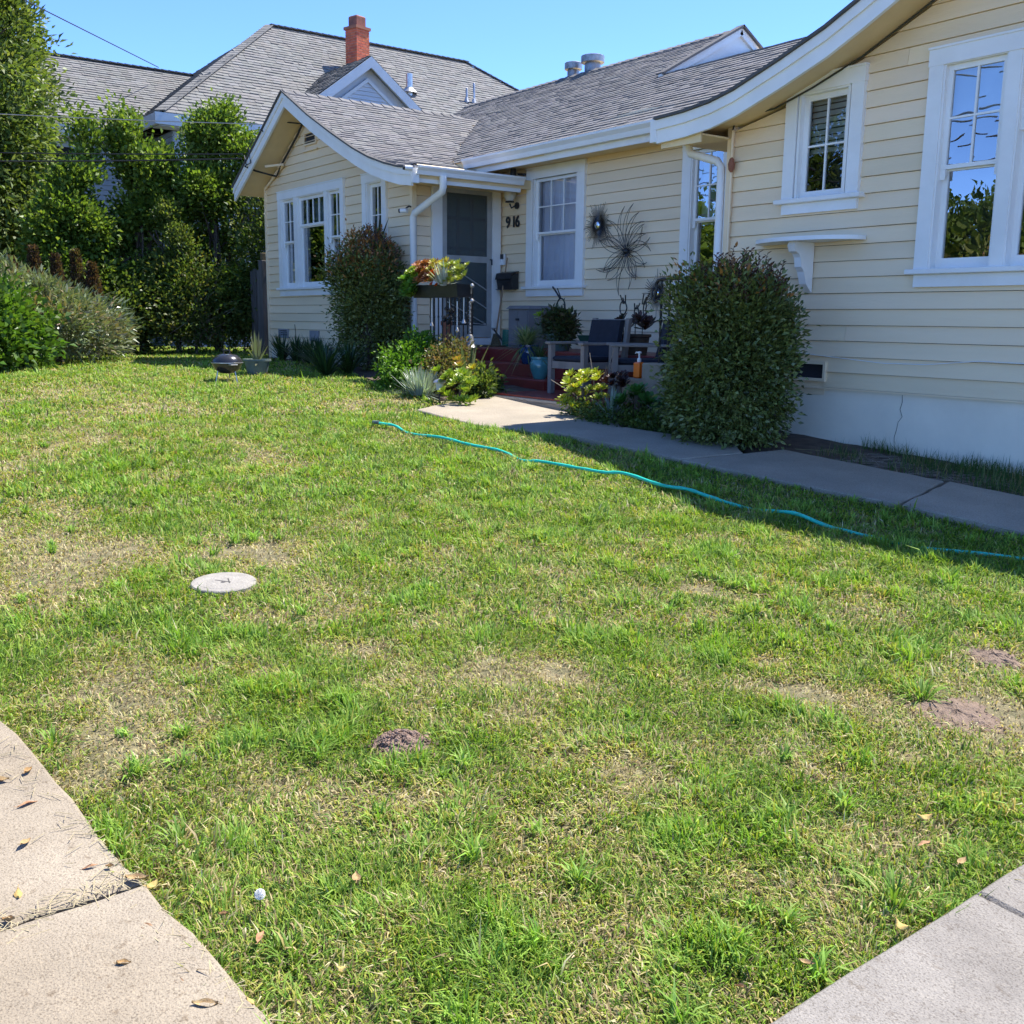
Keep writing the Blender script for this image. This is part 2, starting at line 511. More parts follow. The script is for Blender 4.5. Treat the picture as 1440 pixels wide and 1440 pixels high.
for poly in ([(-8.98, 5.42), (-7.95, 5.40), (-7.12, 5.72), (-7.05, 6.50), (-7.5, 6.84), (-9.6, 6.84), (-9.55, 6.35)],
             [(-7.10, 5.74), (-5.62, 5.79), (-5.56, 6.45), (-5.9, 6.7), (-7.03, 6.5)],
             [(-5.60, 5.79), (-3.80, 5.95), (-4.05, 6.90), (-5.5, 6.88), (-5.54, 6.45)],
             [(-3.77, 5.95), (-2.5, 5.95), (-2.45, 6.90), (-4.02, 6.91)],
             [(-2.47, 5.95), (-1.2, 5.96), (-1.2, 6.90), (-2.42, 6.90)]):
    slab_piece(pth, poly, MT['concrete2'], (0.006 if poly[0][0] < -8 else 0.022) + random.uniform(-.003, .003), jitter=0.012)

# ================================================================ the cottage
COT = thing('cottage', 'low cream clapboard cottage with white trim and grey shingle roof', 'house', (-10, 8, 0.6))
PITCH_B = 0.138
LP = [(-18.35, 3.72), (-17.2, 4.38), (-16.14, 5.0), (-15.2, 4.50), (-14.39, 4.12), (-13.75, 3.84), (-13.3, 3.67), (-12.85, 3.54), (-12.5, 3.46), (-12.2, 3.42)]
RP = [(-7.58, 3.37), (-7.2, 3.385), (-6.88, 3.42), (-6.6, 3.48), (-6.1, 3.64), (-5.65, 3.80), (-5.3, 3.96), (-4.3, 4.46), (-3.0, 3.9), (-1.3, 3.36)]
YR = 7.30            # front plane of both rakes
YF = 7.80            # front walls of both wings
YM = 9.36            # recessed middle wall
XS = -12.98          # side wall with the front door

def prof_z(P, x): return float(np.interp(x, [p[0] for p in P], [p[1] for p in P]))
def prof_span(P, z, xa, xb):
    """x-interval inside [xa, xb] where the profile lies above z"""
    xs = np.linspace(xa, xb, 400)
    ok = np.array([prof_z(P, x) > z for x in xs])
    if not ok.any(): return None
    return float(xs[ok][0]), float(xs[ok][-1])

def board_tint():
    t = random.uniform(0.93, 1.03)
    return (t, t * random.uniform(0.985, 1.005), t * random.uniform(0.96, 1.0))

def siding(wall_y, xa, xb, z0, top, openings, splits=()):
    """lap boards facing -Y; top(z) gives the x-interval left under the roof"""
    k = 0
    z = z0
    while True:
        za, zb = z, z + PITCH_B
        s0, s1 = top(za), top(zb)
        if s0 is None: break
        if s1 is None: s1 = ((s0[0] + s0[1]) / 2 - .01, (s0[0] + s0[1]) / 2 + .01)
        cuts = []
        for (ox0, ox1, oz0, oz1) in openings:
            if oz0 < zb - 0.01 and oz1 > za + 0.01: cuts.append((ox0, ox1))
        cuts.sort()
        segs = []; cur = s0[0]; first = True
        for c0, c1 in cuts:
            if c0 > cur: segs.append((cur, c0))
            cur = max(cur, c1)
        if cur < s0[1]: segs.append((cur, s0[1]))
        out = []
        for a, b in segs:
            sp = [s for s in splits if a + .3 < s[0] < b - .3 and s[1] == k]
            if sp: out += [(a, sp[0][0] - 0.0015), (sp[0][0] + 0.0015, b)]
            else: out.append((a, b))
        for a, b in out:
            ta = a if a > s0[0] + 1e-6 else s1[0]
            tb = b if b < s0[1] - 1e-6 else s1[1]
            ta = min(ta, tb - .002)
            m = MB(); m.col = board_tint()
            w = random.uniform(-.0015, .0015)
            yb_, yt = wall_y - 0.030 + w, wall_y - 0.012
            m.hexa([(a, yb_, za + w), (b, yb_, za + random.uniform(-.001, .001)), (b, wall_y, za), (a, wall_y, za),
                    (ta, yt, zb - .004), (tb, yt, zb - .004), (tb, wall_y, zb - .004), (ta, wall_y, zb - .004)])
            m.build('siding_board', MT['siding'], COT)
        z += PITCH_B; k += 1
        if k > 60: break

def side_siding(wall_x, ya, yb, z0, z1, openings):
    """boards on a wall facing +X"""
    k = 0; z = z0
    while z < z1:
        za, zb = z, min(z + PITCH_B, z1)
        segs = []; cur = ya
        for (o0, o1, oz0, oz1) in sorted(openings):
            if oz0 < zb - .01 and oz1 > za + .01:
                if o0 > cur: segs.append((cur, o0))
                cur = max(cur, o1)
        if cur < yb: segs.append((cur, yb))
        for a, b in segs:
            m = MB(); m.col = board_tint()
            xb_, xt = wall_x + 0.030, wall_x + 0.012
            m.hexa([(wall_x, a, za), (xb_, a, za), (xb_, b, za), (wall_x, b, za),
                    (wall_x, a, zb - .004), (xt, a, zb - .004), (xt, b, zb - .004), (wall_x, b, zb - .004)])
            m.build('siding_board', MT['siding'], COT)
        z += PITCH_B

# ---- windows ---------------------------------------------------------------
def window(y, x0, x1, zs, zh, units, cas=0.125, label=None, glass='glass', sill_ext=0.05, apron=0.10):
    """casing, sill, sashes, muntins and panes of one window in a wall facing -Y.
    units: (x0, x1, z0, z1, kind, cols, rows, zmeet)"""
    f = y - 0.062
    m = MB()
    m.box(x0, x0 + cas, f, y, zs, zh - cas)
    m.box(x1 - cas, x1, f, y, zs, zh - cas)
    m.box(x0 - .006, x1 + .006, f - .004, y, zh - cas, zh)
    m.box(x0 - .012, x1 + .012, f - .014, y, zh, zh + .018)
    xs = sorted(units)
    for a, b in zip(xs[:-1], xs[1:]):
        m.box(a[1] + .012, b[0] - .012, f + .004, y, zs, zh - cas)
    # jamb lining
    for u in units:
        m.box(u[0] - .025, u[0], y - .05, y + .09, u[2], u[3])
        m.box(u[1], u[1] + .025, y - .05, y + .09, u[2], u[3])
        m.box(u[0] - .025, u[1] + .025, y - .05, y + .09, u[3], u[3] + .05)
    w = m.build('window', MT['trim'], COT)
    if label: w['label'] = label
    s = MB(); s.bbox(x0 - sill_ext, x1 + sill_ext, f - .045, y + .09, zs - .042, zs, .006); s.build('sill', MT['trim'], w)
    a = MB(); a.box(x0 + .005, x1 - .005, f + .004, y, zs - .042 - apron, zs - .043); a.build('apron', MT['trim'], w)
    for (u0, u1, z0, z1, kind, cols, rows, zm) in units:
        def sash(xa, xb, za, zb, yy, st, nc, nr, bot=None):
            bot = bot or st
            q = MB()
            q.box(xa, xa + st, yy, yy + .035, za, zb)
            q.box(xb - st, xb, yy, yy + .035, za, zb)
            q.box(xa + st, xb - st, yy + .001, yy + .034, za, za + bot)
            q.box(xa + st, xb - st, yy + .001, yy + .034, zb - st, zb)
            q.build('sash', MT['trim'], w)
            gx0, gx1, gz0, gz1 = xa + st, xb - st, za + bot, zb - st
            mw = .016
            for i in range(1, nc):
                xx = gx0 + (gx1 - gx0) * i / nc
                MB().box(xx - mw / 2, xx + mw / 2, yy + .004, yy + .026, gz0, gz1).build('muntin', MT['trim'], w)
            for j in range(1, nr):
                zz = gz0 + (gz1 - gz0) * j / nr
                MB().box(gx0, gx1, yy + .0055, yy + .0245, zz - mw / 2, zz + mw / 2).build('muntin', MT['trim'], w)
            for i in range(nc):
                for j in range(nr):
                    xa_ = gx0 + (gx1 - gx0) * i / nc; xb_ = gx0 + (gx1 - gx0) * (i + 1) / nc
                    za_ = gz0 + (gz1 - gz0) * j / nr; zb_ = gz0 + (gz1 - gz0) * (j + 1) / nr
                    t = [random.uniform(-.0016, .0016) for _ in range(4)]
                    p = MB(); p.add([(xa_, yy + .017 + t[0], za_), (xb_, yy + .017 + t[1], za_), (xb_, yy + .017 + t[2], zb_), (xa_, yy + .017 + t[3], zb_)], [(0, 1, 2, 3)])
                    po = p.build('pane', MT[glass], w)
                    if po.data.polygons[0].normal.y > 0: po.data.flip_normals()      # panes face the street
        if kind == 'hung':
            sash(u0, u1, zm - .02, z1, y - .012, .042, cols, rows, .032)
            sash(u0, u1, z0, zm + .012, y + .028, .046, 1, 1, .085)
            # sash horns
            for xx in (u0, u1 - .042):
                MB().prism([(xx, y - .012, zm - .021), (xx, y - .012, zm - .10), (xx, y + .005, zm - .075), (xx, y + .023, zm - .021)], (.042, 0, 0)).build('sash_horn', MT['trim'], w)
        elif kind == 'casement':
            sash(u0, u1, z0, z1, y + .005, .05, cols, rows, .06)
        elif kind == 'picture':
            sash(u0, u1, zm - .02, z1, y - .012, .05, cols, rows, .04)
            sash(u0, u1, z0, zm + .012, y + .018, .05, 1, 1, .085)
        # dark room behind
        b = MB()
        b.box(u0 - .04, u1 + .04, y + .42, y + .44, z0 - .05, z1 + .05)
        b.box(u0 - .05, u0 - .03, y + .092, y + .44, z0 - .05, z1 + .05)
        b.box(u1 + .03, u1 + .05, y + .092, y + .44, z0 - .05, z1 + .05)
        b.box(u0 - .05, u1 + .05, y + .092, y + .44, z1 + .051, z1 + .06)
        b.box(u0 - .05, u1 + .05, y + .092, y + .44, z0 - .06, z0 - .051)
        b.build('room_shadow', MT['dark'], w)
    return w

def curtain(w, x0, x1, z0, z1, y, mat, folds=9, amp=.018, pull=0.0, name='curtain'):
    m = MB(); n = folds * 6
    top, bot = [], []
    for i in range(n + 1):
        t = i / n
        x = x0 + (x1 - x0) * t
        yy = y + amp * math.sin(t * folds * 2 * math.pi) + amp * .5 * math.sin(t * folds * 3.7 + 1)
        top.append((x, yy, z1)); bot.append((x + pull * (1 - t) * .0 + pull * t, yy * 1.0, z0))
    vs_ = top + bot
    m.add(vs_, [(i, i + 1, n + 2 + i, n + 1 + i) for i in range(n)])
    return m.build(name, mat, w, smooth=True)

def slat_blind(w, x0, x1, z0, z1, y, pitch=.052):
    z = z1
    while z > z0:
        MB().hexa([(x0, y, z - .044), (x1, y, z - .044), (x1, y + .004, z - .046), (x0, y + .004, z - .046),
                   (x0, y + .018, z - .002), (x1, y + .018, z - .002), (x1, y + .022, z - .004), (x0, y + .022, z - .004)]).build('blind_slat', MT['blind'], w)
        z -= pitch

# right wing: triple window and small casement
w = window(YF, -4.98, -2.56, 1.89, 3.57, [(-4.84, -4.35, 1.89, 3.44, 'hung', 2, 2, 2.68), (-4.22, -3.32, 1.89, 3.44, 'hung', 2, 1, 2.98), (-3.19, -2.70, 1.89, 3.44, 'hung', 2, 2, 2.68)],
           label='wide white triple window over the bare foundation')
MB().box(-4.83, -4.36, YF + .075, YF + .079, 3.02, 3.44).build('roller_shade', MT['shade'], w)
MB().box(-4.21, -3.33, YF + .075, YF + .079, 2.6, 3.44).build('roller_shade', MT['shade'], w)
MB().box(-3.18, -2.71, YF + .075, YF + .079, 3.02, 3.44).build('roller_shade', MT['shade'], w)
w = window(YF, -6.38, -5.57, 2.55, 3.57, [(-6.22, -5.735, 2.55, 3.43, 'casement', 2, 2, 0)], glass='glass_half', label='small square white casement window with a slat blind', apron=.09)
slat_blind(w, -6.2, -5.75, 2.98, 3.4, YF + .08)
# middle wall
w = window(YM, -12.30, -11.01, 1.93, 3.57, [(-12.12, -11.19, 1.93, 3.43, 'hung', 3, 2, 2.68)], cas=.14, glass='glass_clear', label='white sash window with a lilac curtain beside the house number')
curtain(w, -12.12, -11.19, 1.95, 3.42, YM + .088, MT['curtain'], 8)
w = window(YM, -9.19, -8.38, 1.93, 3.60, [(-9.03, -8.54, 1.93, 3.46, 'hung', 2, 2, 2.66)], cas=.14, label='narrow white sash window in the corner behind the downpipe')
curtain(w, -9.02, -8.8, 2.6, 3.44, YM + .12, MT['shade'], 4)
# left wing
w = window(YF, -17.49, -15.0, 1.96, 3.58, [(-17.36, -16.86, 1.96, 3.44, 'hung', 2, 2, 2.74), (-16.69, -15.70, 1.96, 3.44, 'picture', 4, 1, 2.98), (-15.57, -15.09, 1.96, 3.44, 'hung', 2, 2, 2.74)],
           label='triple window with a tall clear middle pane in the gable')
curtain(w, -17.36, -17.1, 1.98, 3.42, YF + .1, MT['curtain'], 3)
curtain(w, -16.69, -16.52, 1.98, 3.42, YF + .1, MT['curtain'], 3)
curtain(w, -15.85, -15.70, 2.98, 3.42, YF + .1, MT['curtain'], 3)
MB().box(-16.55, -15.80, YF + .2, YF + .204, 3.0, 3.42).build('roller_shade', MT['shade'], w)
w = window(YF, -14.39, -13.66, 2.10, 3.57, [(-14.235, -13.815, 2.10, 3.43, 'casement', 2, 3, 0)], label='narrow casement window behind the red-tipped bush')

R_OPEN = [(-4.87, -2.67, 1.86, 3.47), (-6.25, -5.70, 2.545, 3.47), (-6.19, -5.81, 0.96, 1.085)]
siding(YF, -7.03, -1.6, 0.884, lambda z: (lambda s: s)(prof_span([(x, zz - .17) for x, zz in RP], z, -7.03, -1.6)), R_OPEN,
       [(-5.2, 19), (-5.62, 3), (-6.2, 8), (-4.4, 24)])
M_OPEN = [(-12.15, -11.16, 1.90, 3.46), (-9.06, -8.51, 1.90, 3.49)]
siding(YM, XS, -7.0, 0.90, lambda z: (XS, -7.0) if z < 4.05 else None, M_OPEN, [(-10.2, 6), (-9.8, 11), (-11.9, 3)])
L_OPEN = [(-16.38, -15.97, 4.26, 4.42), (-17.39, -15.06, 1.93, 3.47), (-14.26, -13.79, 2.07, 3.46), (-17.63, -17.26, 1.10, 1.23)]
siding(YF, -18.06, XS, 0.97, lambda z: prof_span([(x, zz - .17) for x, zz in LP], z, -18.06, XS), L_OPEN, [(-16.0, 23), (-14.8, 5), (-16.4, 2)])
side_siding(XS, YF, YM - .03, 1.10, 3.60, [(8.08, 9.30, 1.0, 3.50)])

# plain walls that close the house off at the sides and back
MB().box(-18.06, -18.03, YF + .001, 15.5, 0.5, 3.7).build('side_wall', MT['cream'], COT)
MB().box(-18.06, -1.6, 15.5, 15.53, 0.5, 3.7).build('back_wall', MT['cream'], COT)
MB().box(-1.63, -1.6, YF + .001, 15.5, 0.3, 3.4).build('side_wall', MT['cream'], COT)
MB().box(-7.03, -7.0, YF + .001, YM - .001, 0.5, 3.4).build('side_wall', MT['cream'], COT)
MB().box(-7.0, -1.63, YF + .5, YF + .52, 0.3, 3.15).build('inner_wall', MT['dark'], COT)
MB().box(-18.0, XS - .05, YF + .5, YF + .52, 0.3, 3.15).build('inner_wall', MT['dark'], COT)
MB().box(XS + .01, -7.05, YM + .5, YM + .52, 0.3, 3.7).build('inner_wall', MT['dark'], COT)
# corner boards
MB().box(-18.10, -18.045, YF - .045, YF + .02, .70, 3.74).build('corner_board', MT['cream'], COT)
MB().box(XS - .02, XS + .045, YF - .045, YF + .03, .80, 3.47).build('corner_board', MT['cream'], COT)
MB().box(-7.075, -7.01, YF - .045, YF + .03, .42, 3.28).build('corner_board', MT['cream'], COT)
# foundations and water table
def found(x0, x1, y, z0, z1, crack=None):
    m = MB(); m.box(x0, x1, y - .005, y + .2, z0, z1); m.build('foundation', MT['found'], COT)
    m = MB(); m.box(x0, x1, y - .034, y, z1 + .001, z1 + .014); m.build('water_table', MT['cream'], COT)
found(-7.03, -1.6, YF, 0.0, 0.868)
found(-18.06, XS, YF, 0.2, 0.954)
found(XS, -7.03, YM, 0.2, 0.884)
m = MB()
pts = [(-5.02, .862), (-5.015, .80), (-5.03, .74), (-5.005, .68), (-5.04, .63), (-5.05, .56), (-5.065, .50), (-5.06, .45)]
for a, b in zip(pts[:-1], pts[1:]): m.bar((a[0], YF - .0055, a[1]), (b[0], YF - .0055, b[1]), .0022, random.uniform(.004, .010), (0, 1, 0))
m.build('foundation_crack', MT['deck'], COT)

# nail heads and small dings in the near boards
m = MB(); rr_n = random.Random(17)
for i in range(60):
    x_, k_ = rr_n.uniform(-6.9, -2.0), rr_n.randrange(0, 22)
    z_ = .884 + PITCH_B * k_ + rr_n.choice((.03, .105))
    if any(o[0] - .2 < x_ < o[1] + .2 and o[2] - .2 < z_ < o[3] + .2 for o in R_OPEN): continue
    r_ = rr_n.uniform(.0025, .005); y_ = YF - .0275 + (z_ - .884 - PITCH_B * k_) / PITCH_B * .018
    m.add([(x_ + r_ * math.cos(a), y_ - .0012, z_ + r_ * math.sin(a)) for a in np.linspace(0, 5.24, 6)], [(0, 1, 2, 3, 4, 5)])
m.build('nail_marks', MT['deck'], COT)['kind'] = 'stuff'
# ---- vents -----------------------------------------------------------------
def louvre(x0, x1, z0, z1, y, n, frame_mat, name='wall_vent', lab=None):
    m = MB(); t = .025
    m.box(x0 - t, x1 + t, y - .05, y - .01, z1, z1 + t); m.box(x0 - t, x1 + t, y - .05, y - .01, z0 - t, z0)
    m.box(x0 - t, x0, y - .049, y - .01, z0, z1); m.box(x1, x1 + t, y - .049, y - .01, z0, z1)
    v = m.build(name, frame_mat, COT)
    for za_, zb_ in ((z0 - .145, z0 - .001), (z1 + .001, z1 + .145)): MB().box(x0 - .004, x1 + .004, y - .0135, y - .009, za_, zb_).build('vent_backing', MT['cream'], v)
    MB().box(x0, x1, y - .008, y - .002, z0, z1).build('vent_back', MT['dark'], v)
    for i in range(n):
        z = z0 + (z1 - z0) * (i + .5) / n
        MB().hexa([(x0, y - .046, z - .018), (x1, y - .046, z - .018), (x1, y - .01, z + .004), (x0, y - .01, z + .004),
                   (x0, y - .046, z - .012), (x1, y - .046, z - .012), (x1, y - .01, z + .010), (x0, y - .01, z + .010)]).build('vent_slat', frame_mat, v)
    return v
louvre(-16.38, -15.97, 4.26, 4.42, YF, 2, MT['cream'])
MB().box(-16.45, -15.90, YF - .06, YF - .02, 4.14, 4.165).build('vent_ledge', MT['cream'], COT)
louvre(-17.62, -17.27, 1.11, 1.22, YF, 3, MT['resin0'])
v = MB().box(-16.35, -16.02, YF - .05, YF - .02, 1.05, 1.23).build('access_panel', MT['resin0'], COT)
louvre(-6.19, -5.81, 0.96, 1.085, YF, 0, MT['cream'], lab=1)

# ---- roofs -----------------------------------------------------------------
def shingles(name, prof, axis, s0, s1, mat, parent, expo=.115, tw=(.13, .28), keep=None, tone=(.86, 1.07), thick=.011):
    """courses of shingle tabs on a slope: prof is (a, z) from eave to ridge, extruded along axis"""
    pts = np.array(prof, float)
    seg = np.hypot(*np.diff(pts, axis=0).T); cum = np.concatenate([[0], np.cumsum(seg)])
    def at(d):
        a = np.interp(d, cum, pts[:, 0]); z = np.interp(d, cum, pts[:, 1])
        i = min(max(np.searchsorted(cum, d) - 1, 0), len(seg) - 1)
        t = (pts[i + 1] - pts[i]) / seg[i]
        nrm = np.array([-t[1], t[0]])
        if nrm[1] < 0: nrm = -nrm
        return np.array([a, z]), nrm
    m = MB()
    def P(a2, s): return (s, a2[0], a2[1]) if axis == 'X' else (a2[0], s, a2[1])
    d = -0.02
    while d < cum[-1] - .02:
        p0, n0 = at(max(d, 0)); p1, n1 = at(min(d + expo * 1.25, cum[-1]))
        if d < 0: p0 = p0 + (p0 - p1) * (0.02 / expo)
        s = s0 - random.uniform(0, .2)
        while s < s1:
            w_ = random.uniform(*tw)
            a, b = max(s, s0), min(s + w_ - .006, s1)
            s += w_
            if b - a < .02: continue
            q = p0 * .5 + p1 * .5
            if keep is not None:
                x, y = ((a + b) / 2, q[0]) if axis == 'X' else (q[0], (a + b) / 2)
                if not keep(x, y, q[1]): continue
            th = thick * random.uniform(.8, 1.7)
            lift = random.uniform(0, .004)
            c = random.uniform(*tone); m.col = (c * random.uniform(.97, 1.03), c, c * random.uniform(.97, 1.04))
            lo = p0 + n0 * lift; lo2 = p0 + n0 * (lift + th)
            hi = p1 + n1 * -.004; hi2 = p1 + n1 * .002
            m.hexa([P(lo, a), P(lo, b), P(hi, b), P(hi, a), P(lo2, a), P(lo2, b), P(hi2, b), P(hi2, a)])
        d += expo
    o = m.build(name, mat, parent)
    o['kind'] = 'stuff'
    return o

def deck(prof, axis, s0, s1, th, name='roof', mat=None, parent=COT):
    """roof slab following a profile"""
    m = MB()
    lo = [((p[0], s0, p[1] - th) if axis == 'Y' else (s0, p[0], p[1] - th)) for p in prof]
    hi = [((p[0], s0, p[1] - .004) if axis == 'Y' else (s0, p[0], p[1] - .004)) for p in prof]
    m.strip(lo, hi, (0, s1 - s0, 0) if axis == 'Y' else (s1 - s0, 0, 0))
    return m.build(name, mat or MT['soffit'], parent)

Y_EAVE, Z_EAVE, MSL = 8.86, 3.755, 0.553
Y_RIDGE = 12.53; Z_RIDGE = Z_EAVE + MSL * (Y_RIDGE - Y_EAVE)
def main_z(y): return Z_EAVE + MSL * (y - Y_EAVE)
XG = -11.35
lwr = deck(LP, 'Y', YR + .03, 13.0, .13)
lwr['label'] = 'shingled gable roof of the projecting end wing'
shingles('shingles', LP[::-1][:8], 'Y', YR, 12.4, MT['shingle'], lwr, keep=lambda x, y, z: not (y > Y_EAVE and z < main_z(y) - .02))
shingles('shingles', LP[:3], 'Y', YR, 12.4, MT['shingle'], lwr)
# main roof: front slope, back slope; a lower roof carries on past the little white gable
mr = deck([(Y_EAVE, Z_EAVE), (Y_RIDGE, Z_RIDGE), (Y_RIDGE + 3.6, Z_RIDGE - 2.0)], 'X', -18.6, XG, .13)
mr['label'] = 'long shingled main roof behind the porch'
shingles('shingles', [(Y_EAVE, Z_EAVE), (Y_RIDGE, Z_RIDGE)], 'X', -18.6, XG, MT['shingle'], mr,
         keep=lambda x, y, z: not (x < -12.2 and z < prof_z(LP, max(x, -18.35)) - .02 and y < 12.3) and x > -13.22 or (x <= -13.22 and z > prof_z(LP, x) - .02))
mr2 = deck([(Y_EAVE, Z_EAVE), (10.97, main_z(10.97)), (12.9, main_z(10.97) + .62), (15.5, 4.4)], 'X', XG, -3.0, .12)
mr2['label'] = 'lower shingled roof running on to the near gable'
shingles('shingles', [(Y_EAVE, Z_EAVE), (10.97, main_z(10.97)), (12.9, main_z(10.97) + .62)], 'X', XG + .01, -6.8, MT['shingle'], mr2)
# ridge caps
m = MB()
x = -18.6
while x < XG - .1:
    c = random.uniform(.7, 1.05); m.col = (c, c, c)
    m.hexa([(x, Y_RIDGE - .12, Z_RIDGE - .045), (x + .27, Y_RIDGE - .12, Z_RIDGE - .06), (x + .27, Y_RIDGE, Z_RIDGE + .006), (x, Y_RIDGE, Z_RIDGE + .022),
            (x, Y_RIDGE - .12, Z_RIDGE - .025), (x + .27, Y_RIDGE - .12, Z_RIDGE - .045), (x + .27, Y_RIDGE, Z_RIDGE + .02), (x, Y_RIDGE, Z_RIDGE + .04)])
    x += .2
m.build('ridge_cap', MT['shingle'], mr)['kind'] = 'stuff'
m = MB(); y = YR - .02
while y < 10.6:
    for sgn in (-1, 1):
        c = random.uniform(.7, 1.05); m.col = (c, c, c)
        dx = sgn * .12
        m.hexa([(-16.14, y, 5.005), (-16.14 + dx, y, 4.945), (-16.14 + dx, y + .27, 4.93), (-16.14, y + .27, 4.99),
                (-16.14, y, 5.03), (-16.14 + dx, y, 4.965), (-16.14 + dx, y + .27, 4.945), (-16.14, y + .27, 5.01)])
    y += .2
m.build('ridge_cap', MT['shingle'], lwr)['kind'] = 'stuff'
# the little gable end above the lower roof
gw_ = MB(); zz = main_z(10.97)
gw_.prism([(XG + .02, 10.97, zz - .05), (XG + .02, Y_RIDGE, Z_RIDGE - .06), (XG + .02, 13.1, Z_RIDGE - .40), (XG + .02, 13.0, zz + .45)], (.03, 0, 0))
gw_.build('small_gable', MT['trim'], COT)
m = MB()
m.bar((XG + .07, 10.9, zz - .06), (XG + .07, Y_RIDGE + .02, Z_RIDGE - .02), .05, .11)
m.bar((XG + .07, Y_RIDGE, Z_RIDGE - .02), (XG + .07, 13.25, Z_RIDGE - .44), .05, .11)
m.build('gable_trim', MT['trim'], COT)
m = MB(); m.col = (.7, .7, .7)
m.bar((XG + .06, 10.9, zz + .01), (XG + .06, Y_RIDGE + .02, Z_RIDGE + .05), .16, .03)
m.bar((XG + .06, Y_RIDGE, Z_RIDGE + .05), (XG + .06, 13.35, Z_RIDGE - .42), .16, .03)
m.build('gable_shingle_edge', MT['shingle'], mr)
rwr = deck(RP, 'Y', YR + .03, 13.0, .13)
rwr['label'] = 'shingled gable roof of the near wing'
shingles('shingles', RP[:8], 'Y', YR, 11.0, MT['shingle'], rwr)
shingles('shingles', RP[::-1][:3], 'Y', YR, 11.0, MT['shingle'], rwr)

# ---- rake boards, gutters, downpipes ---------------------------------------
def rake(P, y, h=.20, lab=None):
    m = MB()
    lo = [(x, y, z - .035 - h) for x, z in P]; hi = [(x, y, z - .035) for x, z in P]
    m.strip(lo, hi, (0, .035, 0))
    o = m.build('rake_board', MT['trim'], COT)
    q = MB()
    q.strip([(x, y - .022, z - .10) for x, z in P], [(x, y - .022, z - .012) for x, z in P], (0, .021, 0))
    q.build('rake_moulding', MT['trim'], o)
    q = MB(); q.col = (.55, .55, .55)
    q.strip([(x, y - .05, z - .010) for x, z in P], [(x, y - .05, z + .016) for x, z in P], (0, .07, 0))
    q.build('shingle_edge', MT['shingle'], o)
    return o
pk = [i for i, p in enumerate(LP) if p[0] == -16.14][0]
rake(LP[:pk + 1], YR); rake(LP[pk:], YR)
pk = [i for i, p in enumerate(RP) if p[0] == -4.3][0]
rake(RP[:pk + 1], YR, .19); rake(RP[pk:], YR, .19)
# boxed returns at the feet of the rakes
MB().box(-7.66, -7.575, YR - .01, YR + .12, 3.16, 3.36).build('rake_return', MT['trim'], COT)
MB().box(-12.215, -12.15, YR - .005, YR + .10, 3.22, 3.41).build('rake_return', MT['trim'], COT)

def gutter(p0, p1, out, w=.11, h=.10):
    """K-style trough from p0 to p1 (top back edge); out = unit vector away from the roof"""
    p0, p1, o = Vector(p0), Vector(p1), Vector(out)
    U = Vector((0, 0, 1))
    prof = [(0, 0), (0, -h), (w * .62, -h), (w * .72, -h * .55), (w, -h * .2), (w, 0), (w - .012, 0), (w - .012, -h * .18), (w * .68, -h * .5), (w * .58, -h + .012), (.012, -h + .012), (.012, 0)]
    m = MB(); m.prism([p0 + o * a + U * b for a, b in prof], p1 - p0)
    return m.build('gutter', MT['trim'], COT)
gutter((-13.2, Y_EAVE + .03, Z_EAVE + .01), (-7.6, Y_EAVE + .03, Z_EAVE + .01), (0, -1, 0), .13, .13)
MB().box(-13.2, -7.6, Y_EAVE + .031, Y_EAVE + .055, Z_EAVE - .20, Z_EAVE - .01).build('fascia', MT['trim'], COT)
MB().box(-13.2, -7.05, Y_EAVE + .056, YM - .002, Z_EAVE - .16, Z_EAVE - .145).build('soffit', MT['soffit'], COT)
gutter((-12.20, YR + .05, 3.44), (-12.20, 9.12, 3.44), (1, 0, 0), .12, .11)
MB().box(-12.23, -12.202, YR + .05, 9.12, 3.24, 3.41).build('fascia', MT['trim'], COT)
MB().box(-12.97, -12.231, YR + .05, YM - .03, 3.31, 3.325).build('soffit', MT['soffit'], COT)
MB().box(-18.05, XS + .02, YR + .04, YF - .03, 3.30, 3.31) if False else None
gutter((-7.58, YR + .12, 3.36), (-7.58, Y_EAVE - .12, 3.36), (-1, 0, 0), .11, .10)
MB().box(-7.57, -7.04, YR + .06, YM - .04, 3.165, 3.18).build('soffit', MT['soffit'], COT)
MB().box(-7.56, -7.04, YR + .05, YR + .065, 3.10, 3.30).build('eave_end', MT['soffit'], COT)

def downpipe(pts, r=.038):
    m = MB(); m.tube(pts, r, 10)
    return m.build('downpipe', MT['trim'], COT, smooth=True)
downpipe([(-12.13, 7.76, 3.34), (-12.13, 7.76, 3.20), (-12.16, 7.765, 3.14), (-12.92, 7.79, 2.92), (-12.965, 7.79, 2.86), (-12.965, 7.79, 1.4), (-12.965, 7.79, .78)], .05)
downpipe([(-7.56, 7.72, 3.26), (-7.56, 7.72, 3.16), (-7.53, 7.725, 3.09), (-7.18, 7.74, 2.98), (-7.13, 7.745, 2.92), (-7.13, 7.745, 1.6), (-7.13, 7.745, .55)], .04)
